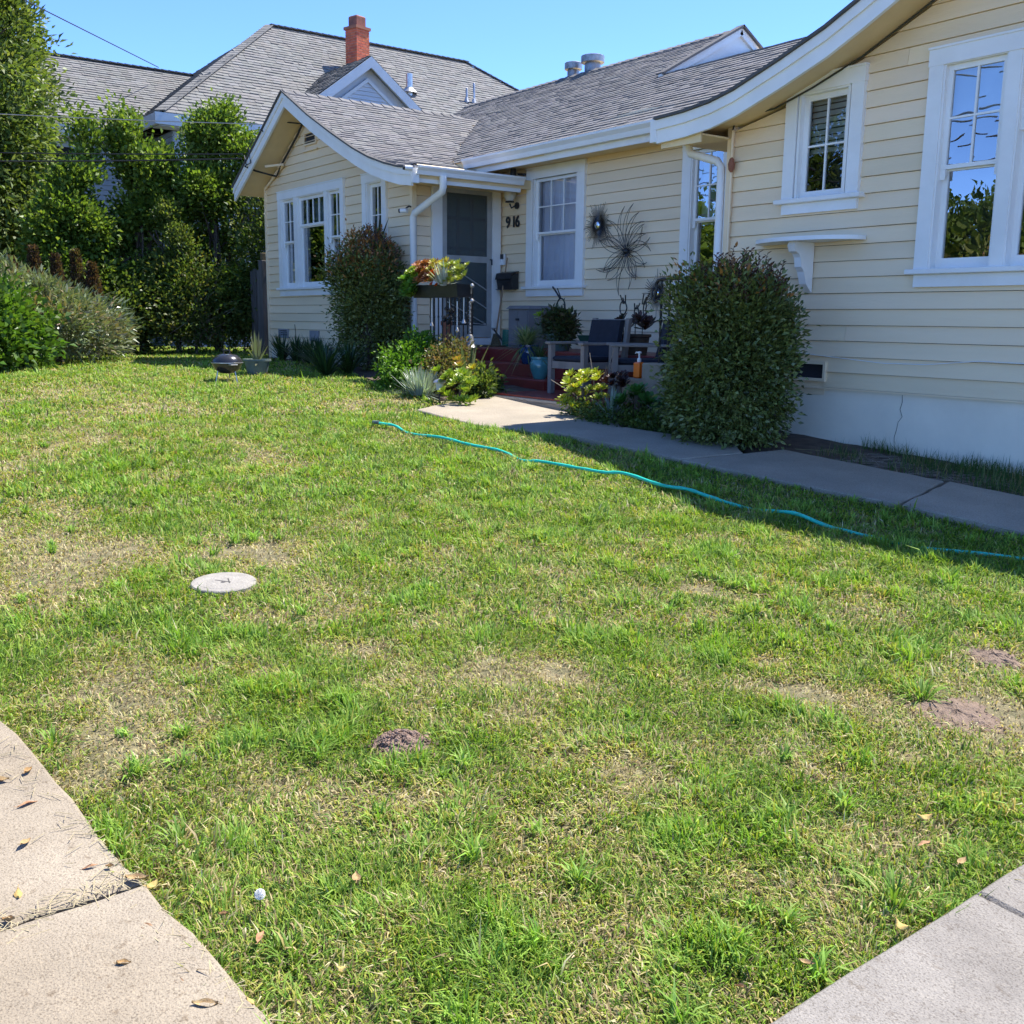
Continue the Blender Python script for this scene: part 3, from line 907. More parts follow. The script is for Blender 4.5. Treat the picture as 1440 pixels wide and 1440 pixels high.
# cream conduit and black cable on the near wing
m = MB(); m.tube([(-7.0, YF - .06, .6), (-7.0, YF - .06, 2.9), (-7.0, YF - .06, 3.24)], .014, 6); m.build('conduit', MT['cream'], COT)
m = MB(); m.tube([(-7.0, YF - .065, 3.24), (-6.97, YF - .07, 3.30), (-6.85, YF - .075, 3.345), (-6.5, YF - .075, 3.36), (-6.1, YF - .075, 3.47), (-5.6, YF - .075, 3.64), (-5.2, YF - .075, 3.83), (-4.3, YF - .075, 4.27)], .009, 6)
m.build('cable', MT['black'], COT)
m = MB(); m.tube([(-6.35, YF - .045, 1.20), (-5.8, YF - .045, 1.16), (-5.2, YF - .045, 1.12), (-4.8, YF - .045, 1.125), (-4.35, YF - .045, 1.17), (-3.6, YF - .045, 1.16)], .004, 5)
m.build('cable', MT['trim'], COT)
# cables strapped along the far gable soffit
def wire_part(pts, r=.012, mat='black'):
    mat = 'cream' if mat == 'siding' else mat
    MB().tube(pts, r, 6).build('cable', MT[mat], COT)
wire_part([(-17.72, YR - .04, 4.02), (-17.6, YR + .1, 3.94), (-17.45, YF - .08, 3.86), (-17.2, YF - .07, 4.06), (-16.6, YF - .07, 4.42), (-16.35, YF - .08, 4.58)], .018)
wire_part([(-16.35, YF - .08, 4.58), (-16.6, YR + .25, 4.62), (-16.9, YR + .02, 4.44), (-16.95, YR - .05, 4.52)], .012)
wire_part([(-18.0, YF - .06, 3.70), (-17.6, YF - .06, 3.86), (-17.2, YF - .06, 4.02)], .022, 'siding')
wire_part([(-17.75, YR - .03, 4.2), (-17.6, YR - .06, 4.02), (-17.5, YR - .02, 4.05), (-17.55, YR - .03, 4.3), (-17.3, YR - .03, 4.42)], .010)
wire_part([(-17.4, YR + .2, 4.0), (-17.1, YF - .1, 4.02)], .02, 'siding')

# ---- front door on the side wall -------------------------------------------
def front_door():
    x = XS
    d = MB()
    d.box(x - .05, x + .06, 8.09, 8.255, 1.08, 3.36); d.box(x - .05, x + .06, 9.145, 9.29, 1.08, 3.36)
    d.box(x - .05, x + .065, 8.085, 9.295, 3.361, 3.47)
    d.box(x - .10, x + .075, 8.0, 9.36, 1.06, 1.17)
    o = d.build('front_door', MT['trim'], COT)
    o['label'] = 'dark green front door behind a grey screen door'
    q = MB()
    xa, xb = x + .012, x + .045
    for a, b in ((8.262, 8.34), (9.06, 9.138)): q.box(xa, xb, a, b, 1.18, 3.35)
    q.box(xa + .001, xb - .001, 8.34, 9.06, 3.25, 3.349); q.box(xa + .001, xb - .001, 8.34, 9.06, 2.28, 2.37); q.box(xa + .001, xb - .001, 8.34, 9.06, 1.181, 1.36)
    q.build('screen_frame', MT['door_grey'], o)
    MB().box(x + .026, x + .028, 8.34, 9.06, 1.36, 3.25).build('screen_mesh', MT['screen'], o)
    for k in range(4):  # slanted bars across the lower half of the screen
        z = 2.24 - k * .27
        MB().bar((x + .036, 8.345, z), (x + .036, 9.055, z - .36 if z - .36 > 1.37 else 1.37), .012, .032, (1, 0, 0)).build('slanted_bar', MT['door_grey'], o)
    g_ = MB()
    g_.box(x - .06, x - .03, 8.26, 9.14, 1.18, 3.35)
    g_.build('door_leaf', MT['door_green'], o)
    g_ = MB()
    for yy in (8.55, 8.80): g_.box(x - .029, x - .012, yy, yy + .05, 2.3, 3.2)
    for zz_ in (2.45, 2.88): g_.box(x - .0285, x - .0125, 8.32, 9.05, zz_, zz_ + .05)
    g_.build('door_bars', MT['dark'], o)
    MB().tube([(x + .05, 9.11, 2.33), (x + .09, 9.11, 2.33), (x + .09, 9.11, 2.25)], .012, 8).build('door_handle', MT['black'], o, smooth=True)
front_door()

# ---- roof pipes ------------------------------------------------------------
def roof_pipe(x, y, z, r, h, lab):
    t = thing('flue_pipe', lab, 'pipe', (x, y, z - .3), 'flue pipes on the main ridge')
    MB().lathe([(r, -.4), (r, h - .13), (r * .98, h - .12)], (x, y, z), 14).build('pipe', MT['metal_grey'], t, smooth=True)
    MB().lathe([(r * 1.35, h - .13), (r * 1.45, h - .12), (r * 1.45, h - .01), (r * 1.3, h)], (x, y, z), 14).build('cap', MT['metal_grey'], t, smooth=True)
roof_pipe(-15.4, 12.68, 5.70, .11, .38, 'slimmer metal flue pipe standing behind the roof ridge')
roof_pipe(-14.86, 12.68, 5.70, .145, .40, 'thicker metal flue pipe with a wide cap behind the roof ridge')
# ================================================================ foliage tools
def unit(v): return v / np.maximum(np.linalg.norm(v, axis=-1, keepdims=True), 1e-9)

def leaf_arrays(pos, d, L, W, col, fold=0.25, curl=0.15, rng=RNG):
    """pos (N,3) leaf bases, d (N,3) directions, L, W sizes -> verts (N*4,3), colors"""
    n = len(pos)
    d = unit(d)
    r = unit(rng.normal(size=(n, 3)))
    s = unit(np.cross(d, r))
    nn = np.cross(s, d)
    flip = np.where(nn[:, 2:3] < 0, -1, 1); nn = nn * flip
    L = L[:, None]; W = W[:, None]
    base = pos
    mid = pos + d * L * .45
    a = mid + s * W * .5 + nn * W * fold
    b = mid - s * W * .5 + nn * W * fold
    tip = pos + d * L - nn * L * curl
    V = np.stack([base, a, tip, b], 1).reshape(-1, 3)
    C = np.repeat(col, 4, axis=0)
    return V, C

def leaf_mesh(name, V, C, mat, parent=None):
    n = len(V) // 4
    F = np.arange(n * 4)
    me = fast_mesh(name, V, F, np.full(n, 4), mat, C, smooth=False)
    return fast_obj(name, me, parent)

def pick(palette, n, rng, jit=.18):
    P = np.array([p[:3] for p in palette]); w = np.array([p[3] if len(p) > 3 else 1 for p in palette], float)
    i = rng.choice(len(P), n, p=w / w.sum())
    c = P[i] * rng.uniform(1 - jit, 1 + jit, (n, 1)) * rng.uniform(.93, 1.07, (n, 3))
    return c

def crown_points(lobes, n_clusters, rng, shell=.55, floor=None, rag=.16):
    """cluster centres spread through the outer part of a set of ellipsoid lobes"""
    vol = np.array([l[3] * l[4] * l[5] for l in lobes]) ** .7
    idx = rng.choice(len(lobes), n_clusters, p=vol / vol.sum())
    Lb = np.array(lobes)[idx]
    u = unit(rng.normal(size=(n_clusters, 3)))
    rad = (shell + (1 - shell) * rng.random(n_clusters) ** .7)[:, None]
    rad *= 1 + rag * rng.normal(size=(n_clusters, 1))
    p = Lb[:, :3] + u * rad * Lb[:, 3:6]
    if floor is not None: p = p[p[:, 2] > floor]; 
    return p, Lb[:len(p), :3]

def foliage(name, parent, lobes, n_clusters, per, csize, llen, lwid, palette, mat='leaf', seed=1, shell=.55, up=.35, floor=None, out=.6, droop=0.0, cl_pal=None, rag=.16):
    rng = np.random.default_rng(seed)
    cc, cen = crown_points(lobes, n_clusters, rng, shell, floor, rag)
    n = len(cc) * per
    c0 = np.repeat(cc, per, axis=0)
    off = rng.normal(size=(n, 3)) * csize
    pos = c0 + off
    centre = np.array([np.average([l[:3] for l in lobes], axis=0)])
    o = unit(pos - centre)
    d = unit(off) * .7 + o * out + rng.normal(size=(n, 3)) * .45 + np.array([0, 0, up - droop])
    L = llen * rng.uniform(.6, 1.35, n); W = lwid * rng.uniform(.7, 1.3, n)
    ccol = pick(palette, len(cc), rng, .22)
    col = np.repeat(ccol, per, axis=0) * .45 + pick(palette, n, rng) * .55
    if cl_pal is not None: col = cl_pal(pos, col, rng)
    V, C = leaf_arrays(pos, d, L, W, np.clip(col, 0.004, 1), rng=rng)
    return leaf_mesh(name, V, C, MT[mat], parent), cc

def woody(name, parent, base, tips, r0, mat='bark', seed=3, bend=.25, n_seg=5, trunk_top=None, rt=None):
    """trunk and limbs: trunk from base to trunk_top, limbs from along it to the tips"""
    rng = random.Random(seed)
    m = MB()
    base = Vector(base); top = Vector(trunk_top) if trunk_top else base + Vector((0, 0, .5))
    pts = []
    for i in range(n_seg + 1):
        t = i / n_seg
        p = base.lerp(top, t) + Vector((rng.uniform(-1, 1), rng.uniform(-1, 1), 0)) * bend * .12 * (t > 0)
        pts.append(p)
    m.tube(pts, [r0 * (1.25 - .75 * i / n_seg) for i in range(n_seg + 1)], 8)
    for tp in tips:
        tp = Vector(tp); k = rng.randint(1, n_seg)
        s = pts[k]; mid = s.lerp(tp, .5) + Vector((rng.uniform(-1, 1), rng.uniform(-1, 1), rng.uniform(-.2, 1))) * bend * .4
        r = rt or r0 * .4
        m.tube([s, s.lerp(mid, .5), mid, mid.lerp(tp, .6), tp], [r, r * .8, r * .6, r * .4, r * .12], 5)
    return m.build(name, MT[mat], parent, smooth=True)

# ================================================================ trees and shrubs by the side fence
OLIVE = [(.10, .15, .03, 3), (.15, .205, .045, 3), (.22, .26, .08, 2), (.06, .10, .024, 1.6)]
BROAD = [(.11, .185, .028, 3), (.155, .235, .036, 3), (.23, .30, .06, 2), (.05, .095, .02, 1.5)]
DARKG = [(.08, .13, .03, 3), (.12, .175, .038, 2), (.045, .08, .02, 1.4), (.19, .21, .055, .9)]

def tree(name, label, base, lobes, nc, per, cs, ll, lw, pal, trunk_r, trunk_top, seed, mat='leaf', group=None, shell=.5, floor=None, nlimb=26, cat='tree', up=.35, out=.6, trunk_name='trunk', crown_name='crown', cl_pal=None, twigmat='bark', rag=.16):
    t = thing(name, label, cat, (base[0], base[1], gz(base[0], base[1]) - .05), group)
    o, cc = foliage(crown_name, t, lobes, nc, per, cs, ll, lw, pal, mat, seed, shell, up, floor, out, cl_pal=cl_pal, rag=rag)
    rr = random.Random(seed)
    tips = [cc[rr.randrange(len(cc))] for _ in range(nlimb)]
    woody(trunk_name, t, (base[0], base[1], gz(base[0], base[1]) - .05), tips, trunk_r, twigmat, seed, trunk_top=trunk_top)
    return t

tree('evergreen_tree', 'tall dense olive-green tree rising above the brown conifers', (-23.6, 3.3),
     [(-23.6, 3.3, 5.6, 2.2, 2.15, 3.4), (-23.3, 3.7, 8.3, 1.7, 1.35, 2.2), (-23.2, 3.6, 3.4, 1.7, 1.7, 1.9), (-23.4, 2.7, 7.5, 1.9, 1.8, 2.4)],
     5600, 30, .14, .14, .052, OLIVE, .22, (-23.5, 3.3, 6.5), 21, shell=.66, rag=.07)
def clumps(x, y, z0, z1, rad, n, seed, rmin=.2, rmax=.42, taper=.35):
    """many small uneven lobes round a leader, thinner towards the top"""
    rr = random.Random(seed); out = []
    for i in range(n):
        t = rr.random() ** .85; z = z0 + (z1 - z0) * t
        w_ = rad * (1 - (1 - taper) * t ** 1.4) * math.sqrt(rr.random())
        a_ = rr.uniform(0, 6.283); r = rr.uniform(rmin, rmax) * (1 - .35 * t)
        out.append((x + w_ * math.cos(a_), y + w_ * math.sin(a_), z, r, r, r * rr.uniform(.6, 1.0)))
    return out
tree('leafy_tree', 'bushy bright green tree beside the tall olive-green tree', (-21.0, 5.1),
     clumps(-20.9, 5.15, 1.3, 4.0, .95, 26, 1) + [(-21.0, 5.5, 4.45, .24, .2, .38), (-21.0, 5.42, 4.85, .12, .12, .22)],
     900, 30, .12, .092, .062, BROAD, .07, (-20.9, 5.2, 3.4), 22, shell=.5, floor=1.0)
tree('leafy_tree', 'broad-leaved tree with a pointed top below the grey eaves', (-21.1, 6.4),
     clumps(-21.0, 6.45, 1.2, 4.5, .95, 28, 2) + [(-21.0, 6.2, 4.9, .30, .27, .42), (-21, 6.85, 4.35, .3, .3, .3)],
     980, 30, .12, .092, .062, BROAD, .08, (-21.0, 6.4, 4.0), 23, shell=.5, floor=1.0)
tree('leafy_tree', 'broad-leaved tree leaning against the far rake of the cottage', (-21.0, 7.9),
     clumps(-20.9, 7.9, 1.2, 5.0, .95, 30, 3, taper=.5) + [(-20.8, 8.1, 5.3, .26, .24, .30), (-20.8, 7.75, 5.0, .3, .3, .35), (-20.7, 8.6, 4.6, .4, .4, .5)],
     1050, 30, .12, .088, .058, BROAD, .08, (-20.9, 7.9, 4.2), 24, shell=.5, floor=.9)
tree('olive_tree', 'yellowish fine-leaved tree filling the gap between the two broad-leaved trees', (-20.5, 6.9),
     clumps(-20.45, 6.95, 1.3, 3.5, .6, 18, 4, .16, .32), 460, 26, .09, .07, .035, OLIVE + [(.20, .19, .04, 1)], .05, (-20.4, 6.9, 2.8), 28, shell=.4, floor=.95, twigmat='twig', nlimb=50)
tree('dark_tree', 'dark small-leaved tree behind the weathered fence post', (-20.0, 8.9),
     [(-19.9, 8.7, 3.0, .8, .8, 1.3), (-19.8, 9.2, 2.2, .8, .9, 1.3), (-20.0, 8.2, 1.7, .6, .6, .9), (-20.2, 9.6, 3.6, 1, 1, 1.2)],
     900, 26, .14, .085, .045, DARKG, .07, (-19.9, 8.8, 3.0), 25, shell=.4, floor=.8)
tree('twiggy_shrub', 'twiggy dark shrub with bare pale stems at the lawn edge', (-20.1, 7.1),
     [(-20.1, 7.1, 1.9, .65, .75, 1.0), (-20.0, 6.6, 1.3, .6, .6, .7), (-20.0, 7.7, 1.3, .5, .6, .7)],
     420, 18, .15, .075, .042, DARKG + [(.18, .15, .04, .8)], .03, (-20.0, 7.1, 1.6), 26, shell=.3, floor=.75, nlimb=70, cat='shrub', trunk_name='stems', crown_name='foliage', twigmat='twig')
tree('twiggy_shrub', 'low dark shrub between the grey-green hedge and the pale stems', (-20.3, 5.9),
     [(-20.3, 5.9, 1.5, .6, .6, .8), (-20.4, 5.3, 1.3, .6, .5, .7)],
     330, 18, .15, .085, .05, DARKG, .03, (-20.2, 5.9, 1.4), 27, shell=.3, floor=.75, nlimb=30, cat='shrub', trunk_name='stems', crown_name='foliage', twigmat='twig')

# dry brown conifers behind the hedge
for i, (y, h) in enumerate(((3.35, 1.72), (3.72, 1.55), (4.10, 1.75), (4.42, 1.62), (4.78, 1.72), (5.02, 1.50))):
    x = -19.4 + .12 * (i % 2)
    zb = gz(x, y)
    t = thing('dry_conifer', 'narrow dried-out brown conifer in the row behind the hedge', 'conifer', (x, y, zb - .03), 'row of dry brown conifers')
    rng = np.random.default_rng(60 + i)
    n = 2600
    tt = rng.random(n) ** .8
    ang = rng.random(n) * 2 * np.pi
    rad = .17 * np.sqrt(np.clip(1 - tt, 0, 1)) * rng.uniform(.4, 1.1, n) + .02
    pos = np.stack([x + rad * np.cos(ang), y + rad * np.sin(ang), zb + .1 + tt * h], 1)
    d = np.stack([np.cos(ang) * .5, np.sin(ang) * .5, np.full(n, .9)], 1) + rng.normal(size=(n, 3)) * .3
    col = pick([(.11, .065, .04, 3), (.075, .045, .03, 2), (.09, .085, .03, .8 if i != 4 else 3)], n, rng)
    V, C = leaf_arrays(pos, d, rng.uniform(.04, .09, n), rng.uniform(.015, .03, n), col, rng=rng)
    leaf_mesh('foliage', V, C, MT['leaf'], t)
    MB().tube([(x, y, zb - .03), (x, y, zb + h * .95)], [.03, .006], 6).build('trunk', MT['bark'], t)

# grey-green oleander-like hedge and the green shrub in front of it
GREYG = [(.20, .24, .13, 3), (.26, .29, .18, 2), (.14, .19, .08, 2), (.30, .20, .12, .9), (.10, .14, .05, 1)]
tree('rounded_shrub', 'wide rounded grey-green shrub with long narrow leaves and faded pink heads', (-17.5, 4.0),
     [(-17.6, 4.15, 1.15, 1.0, .78, .55), (-17.3, 3.6, 1.35, 1.0, .75, .62), (-17.2, 3.0, 1.45, 1.0, .7, .62), (-18.2, 4.75, 1.05, .6, .42, .45)],
     520, 42, .085, .15, .032, GREYG, .05, (-17.4, 3.8, 1.0), 28, mat='leaf_dull', shell=.82, floor=.95, cat='shrub', trunk_name='stems', crown_name='foliage', up=.5, out=.9)
tree('leafy_shrub', 'glossy bright green shrub in front of the grey-green hedge', (-15.3, 2.55),
     [(-15.4, 2.5, 1.25, .7, .55, .65), (-15.9, 2.95, 1.15, .6, .5, .6), (-15.1, 2.3, 1.0, .6, .45, .5)],
     420, 26, .10, .10, .065, [(.07, .15, .02, 3), (.10, .20, .025, 2), (.16, .24, .04, 1), (.04, .09, .015, 2)], .05, (-15.4, 2.5, 1.2), 29, shell=.7, floor=.78, cat='shrub', trunk_name='stems', crown_name='foliage')

# ================================================================ clipped bushes by the house
def ragged(cx, cy, z0, z1, r, n, seed):
    """small lobes bulging from the sides of a clipped bush"""
    rr = random.Random(seed); out = []
    for i in range(n):
        a = rr.uniform(0, 6.283); z = rr.uniform(z0, z1); q = r * rr.uniform(.78, 1.02); s_ = rr.uniform(.10, .19)
        out.append((cx + q * math.cos(a), cy + q * math.sin(a), z, s_, s_, s_ * rr.uniform(.8, 1.6)))
    return out
def red_tips(z0, z1, amt):
    def f(pos, col, rng):
        k = np.clip((pos[:, 2] - z0) / (z1 - z0), 0, 1) * amt
        k = (rng.random(len(k)) < k)[:, None]
        red = np.array([.34, .15, .045]) * rng.uniform(.6, 1.5, (len(pos), 1))
        return np.where(k, red, col)
    return f
BUSH = [(.13, .165, .04, 3), (.18, .21, .055, 2.5), (.26, .28, .085, 1.6), (.055, .075, .022, 1.6)]
tree('clipped_bush', 'tall clipped bush with red-tipped top between gable window and downpipe', (-13.3, 7.26),
     [(-13.3, 7.26, 1.25, .50, .46, .62), (-13.3, 7.26, 1.75, .48, .45, .55), (-13.35, 7.28, 2.22, .35, .35, .40), (-13.4, 7.15, 1.95, .40, .42, .3)] + ragged(-13.3, 7.26, 1.0, 2.3, .44, 22, 4),
     900, 26, .07, .06, .026, BUSH, .05, (-13.3, 7.26, 1.6), 31, mat='leaf_dull', shell=.72, floor=.80, cat='bush', trunk_name='stems', crown_name='foliage', cl_pal=red_tips(1.95, 2.6, .7), nlimb=40, rag=.10)
tree('clipped_bush', 'big rounded dark green bush under the wall shelf beside the path', (-6.1, 6.82),
     [(-6.09 + (l[0] + 6.12) * .88, 6.84 + (l[1] - 6.84) * .88, l[2], l[3] * .88, l[4] * .88, l[5]) for l in [(-6.12, 6.82, .95, .55, .54, .58), (-6.08, 6.88, 1.38, .47, .45, .46), (-6.1, 6.86, .72, .53, .52, .36), (-6.12, 6.85, 1.1, .57, .56, .4), (-5.86, 6.98, 1.34, .26, .30, .25), (-6.42, 6.72, .85, .3, .3, .3), (-5.95, 6.62, .7, .34, .3, .26), (-6.1, 6.86, 1.62, .40, .40, .22)] + ragged(-6.14, 6.84, .6, 1.7, .43, 26, 3)],
     1250, 28, .065, .052, .024, BUSH, .06, (-6.1, 6.85, 1.2), 32, mat='leaf_dull', shell=.78, floor=.42, cat='bush', trunk_name='stems', crown_name='foliage', cl_pal=red_tips(1.62, 2.0, .35), nlimb=40, rag=.09)
# whippy red shoots on both bushes are part of their crowns
def shoots(parent_label, cx, cy, r, z0, z1, n, seed):
    par = [o for o in COL.objects if o.get('label') == parent_label][0]
    rng = np.random.default_rng(seed)
    m = MB(); P, D, Cc = [], [], []
    for i in range(n):
        a = rng.random() * 2 * math.pi; q = r * math.sqrt(rng.random())
        x, y = cx + q * math.cos(a), cy + q * math.sin(a)
        h = rng.uniform(.10, .24); zb = z0 + (z1 - z0) * (1 - (q / r) ** 2) - .08
        lean = rng.normal(size=2) * .04
        m.tube([(x, y, zb), (x + lean[0], y + lean[1], zb + h)], [.004, .002], 4)
        for k in range(9):
            t = .25 + .75 * k / 9
            P.append((x + lean[0] * t, y + lean[1] * t, zb + h * t)); aa = k * 2.4
            D.append((math.cos(aa), math.sin(aa), .8)); Cc.append(np.array([.13, .05, .035]) * rng.uniform(.5, 1.4))
    P, D, Cc = np.array(P), np.array(D), np.array(Cc)
    V, C = leaf_arrays(P, D, rng.uniform(.03, .05, len(P)), rng.uniform(.012, .018, len(P)), Cc, rng=rng)
    leaf_mesh('shoot_leaves', V, C, MT['leaf'], par)['kind'] = 'stuff'
    m.build('shoots', MT['bark'], par)['kind'] = 'stuff'
shoots('tall clipped bush with red-tipped top between gable window and downpipe', -13.33, 7.28, .42, 2.24, 2.66, 45, 5)
shoots('big rounded dark green bush under the wall shelf beside the path', -6.08, 6.86, .46, 1.66, 1.95, 120, 6)

# ================================================================ strap leaves, rosettes, spiky plants
def blade_plant(name, parent, c, n, L, W, spread, palette, seed, bend=.5, mat='leaf_dull', base_r=.04, seg=4, zup=1.0, stiff=0.0):
    """a fountain of strap leaves, each a tapering folded ribbon"""
    rng = np.random.default_rng(seed)
    V, F, Ln, C = [], [], [], []
    cols = pick(palette, n, rng)
    for i in range(n):
        a = rng.random() * 2 * math.pi; l = L * rng.uniform(.65, 1.15); w_ = W * rng.uniform(.8, 1.2)
        el = math.radians(90) - abs(rng.normal()) * spread
        d = np.array([math.cos(a) * math.cos(el), math.sin(a) * math.cos(el), math.sin(el) * zup])
        s = np.array([-math.sin(a), math.cos(a), 0])
        p = np.array(c) + np.array([math.cos(a), math.sin(a), 0]) * base_r * rng.random()
        b0 = len(V)
        for k in range(seg + 1):
            t = k / seg
            q = p + d * l * t + np.array([math.cos(a) * .25, math.sin(a) * .25, -1]) * bend * l * t * t * (1 - math.sin(el) * stiff)
            ww = w_ * (1 - t) ** .7 * (.65 + .6 * min(t * 3, 1)) if k < seg else 0.0006
            V += [q - s * ww / 2, q + s * ww / 2]
            C += [cols[i]] * 2
        for k in range(seg):
            F += [b0 + 2 * k, b0 + 2 * k + 1, b0 + 2 * k + 3, b0 + 2 * k + 2]; Ln.append(4)
    me = fast_mesh(name, np.array(V), np.array(F), np.array(Ln), MT[mat], np.array(C), smooth=True)
    return fast_obj(name, me, parent)

def rosette_into(V, F, Ln, C, c, r, n, palette, rng, tilt0=80, tilt1=12, wid=.42, axis=(0, 0, 1), tipcol=None):
    """spiral of spoon-shaped leaves"""
    R = np.array(rot_to(axis))
    cols = pick(palette, n, rng, .12)
    for i in range(n):
        t = i / max(n - 1, 1)
        a = i * 2.39996 + rng.normal() * .08
        el = math.radians(tilt0 + (tilt1 - tilt0) * t ** .8)
        l = r * (.35 + .65 * t ** .6) * rng.uniform(.9, 1.1)
        w_ = l * wid
        d = np.array([math.cos(a) * math.cos(el), math.sin(a) * math.cos(el), math.sin(el)])
        s = np.array([-math.sin(a), math.cos(a), 0]); nn = np.cross(d, s)
        if nn[2] < 0: nn = -nn
        pts = []
        for f_, wf, cup in ((0.02, .22, 0), (.45, .62, .03), (.75, 1.0, .06), (.93, .72, .10), (1.0, .05, .14)):
            q = d * l * f_ + nn * l * cup
            pts += [q - s * w_ * wf / 2 + nn * l * .05 * wf, q + s * w_ * wf / 2 + nn * l * .05 * wf]
        b0 = len(V)
        for j, q in enumerate(pts):
            V.append(np.array(c) + R @ q)
            cc = cols[i]
            if tipcol is not None and j >= 6: cc = np.array(tipcol) * rng.uniform(.8, 1.2)
            C.append(cc)
        for k in range(4):
            F += [b0 + 2 * k, b0 + 2 * k + 1, b0 + 2 * k + 3, b0 + 2 * k + 2]; Ln.append(4)

def rosettes(name, parent, items, palette, seed, mat='succ', **kw):
    rng = np.random.default_rng(seed)
    V, F, Ln, C = [], [], [], []
    for c, r, n, ax in items:
        rosette_into(V, F, Ln, C, c, r, n, palette, rng, axis=ax, **kw)
    me = fast_mesh(name, np.array(V), np.array(F), np.array(Ln), MT[mat], np.array(C), smooth=True)
    return tag(fast_obj(name, me, parent), kind='stuff')

def plant(name, label, cat, x, y, z=None, group=None):
    return thing(name, label, cat, (x, y, (gz(x, y) if z is None else z) - .02), group)

# lily clumps against the gable wall
STRAP = [(.03, .07, .02, 3), (.045, .09, .025, 2), (.02, .045, .015, 1)]
for i, (x, y) in enumerate(((-16.7, 7.4), (-15.9, 7.3), (-15.2, 7.2), (-14.2, 6.9), (-13.3, 6.5), (-12.6, 6.2), (-12.7, 6.6))):
    t = plant('lily_clump', 'dark strap-leaved lily clump in the bed under the triple window', 'plant', x, y, group='lily clumps along the gable wall')
    blade_plant('leaves', t, (x, y, gz(x, y) - .02), 85, .62, .03, .55, STRAP, 70 + i, bend=.28)
    if i == 1:
        MB().tube([(x - .6, y + .3, gz(x, y)), (x - .7, y + .3, gz(x, y) + .6)], .006, 5).build('flower_stalk', MT['leaf_dull'], t)

# border left of the steps
t = plant('green_shrub', 'small bright green shrub at the foot of the red-tipped bush', 'shrub', -10.75, 6.4)
foliage('foliage', t, [(-10.75, 6.4, .85, .30, .36, .28), (-10.9, 6.6, 1.0, .26, .30, .24), (-10.6, 6.25, .76, .25, .28, .16)], 420, 22, .045, .05, .028,
        [(.10, .22, .025, 3), (.14, .27, .03, 2), (.07, .15, .02, 2)], seed=41, shell=.55, floor=.63)
MB().tube([(-10.75, 6.4, .6), (-10.75, 6.4, .95)], .012, 6).build('stems', MT['bark'], t)
t = plant('blue_chalksticks', 'pale blue-grey finger-leaved succulent clump edging the lawn', 'succulent', -10.0, 6.08)
blade_plant('leaves', t, (-10.0, 6.1, .60), 260, .34, .022, .75, [(.26, .33, .28, 3), (.33, .39, .34, 2), (.2, .27, .2, 1)], 42, bend=.1, base_r=.14)
t = plant('bronze_shrub', 'low bronze and green mixed shrub behind the blue-grey succulents', 'shrub', -10.35, 6.62)
foliage('foliage', t, [(-10.4, 6.65, .85, .28, .32, .26), (-10.2, 6.45, .72, .22, .26, .15), (-10.55, 6.9, 1.0, .2, .26, .2)], 330, 18, .05, .045, .026,
        [(.13, .12, .04, 3), (.17, .10, .05, 2), (.09, .13, .05, 2), (.22, .19, .09, 1)], seed=43, shell=.3, floor=.62)
MB().tube([(-10.15, 6.62, .55), (-10.2, 6.65, .95)], .01, 6).build('stems', MT['bark'], t)
t = plant('striped_agave', 'upright striped sword-leaved plant beside the red steps', 'plant', -10.2, 6.86)
blade_plant('leaves', t, (-10.2, 6.86, .60), 30, .62, .062, .30, [(.13, .17, .07, 2), (.30, .32, .17, 2), (.08, .12, .05, 1)], 44, bend=.08, base_r=.07, seg=5)
LIME = [(.26, .36, .035, 3), (.34, .42, .05, 2), (.18, .28, .03, 2)]
t = plant('lime_aeonium', 'lime-green rosette succulent beside the little path lamp', 'succulent', -9.3, 6.12)
rq = random.Random(45)
rosettes('rosettes', t, [((-9.32 + rq.uniform(-.24, .24), 6.14 + rq.uniform(-.14, .16), .56 + .34 * rq.random()), rq.uniform(.08, .11), 32, (rq.uniform(-.5, .6), rq.uniform(-.9, -.2), 1)) for _ in range(28)], LIME, 45, wid=.30)
MB().tube([(-9.3, 6.16, .53), (-9.3, 6.17, .78)], .014, 6).build('stems', MT['bark'], t)
t = plant('yellow_succulent', 'yellow rosette succulent in front of the striped sword leaves', 'succulent', -9.78, 6.66)
rosettes('rosettes', t, [((-9.78, 6.66, .88), .10, 30, (.2, -.5, 1)), ((-9.85, 6.72, .80), .085, 26, (-.3, -.6, 1)), ((-9.70, 6.62, .78), .085, 26, (.5, -.5, .8))], [(.48, .40, .05, 2), (.42, .44, .07, 1)], 46, wid=.3, tilt0=85, tilt1=25)
MB().tube([(-9.78, 6.66, .56), (-9.78, 6.66, .86)], .012, 6).build('stems', MT['bark'], t)
t = plant('orange_succulent', 'orange-tipped rosette succulent behind the lime-green one', 'succulent', -9.8, 6.5)
rosettes('rosettes', t, [((-9.8, 6.5, .92), .11, 26, (0, -.5, 1)), ((-9.9, 6.55, .98), .10, 24, (-.3, -.3, 1)), ((-9.72, 6.5, .84), .09, 22, (.4, -.6, 1))], [(.40, .30, .05, 2), (.26, .30, .06, 2)], 47, wid=.34, tipcol=(.45, .2, .05))
MB().tube([(-9.8, 6.5, .56), (-9.8, 6.5, .9)], .012, 6).build('stems', MT['bark'], t)
t = plant('leafy_border_plant', 'dark leafy filler plant hugging the side of the steps', 'plant', -9.85, 6.85)
foliage('foliage', t, [(-9.85, 6.85, .72, .15, .17, .15), (-9.72, 6.7, .66, .12, .14, .10)], 150, 16, .05, .06, .03, DARKG, seed=48, shell=.2, floor=.56)

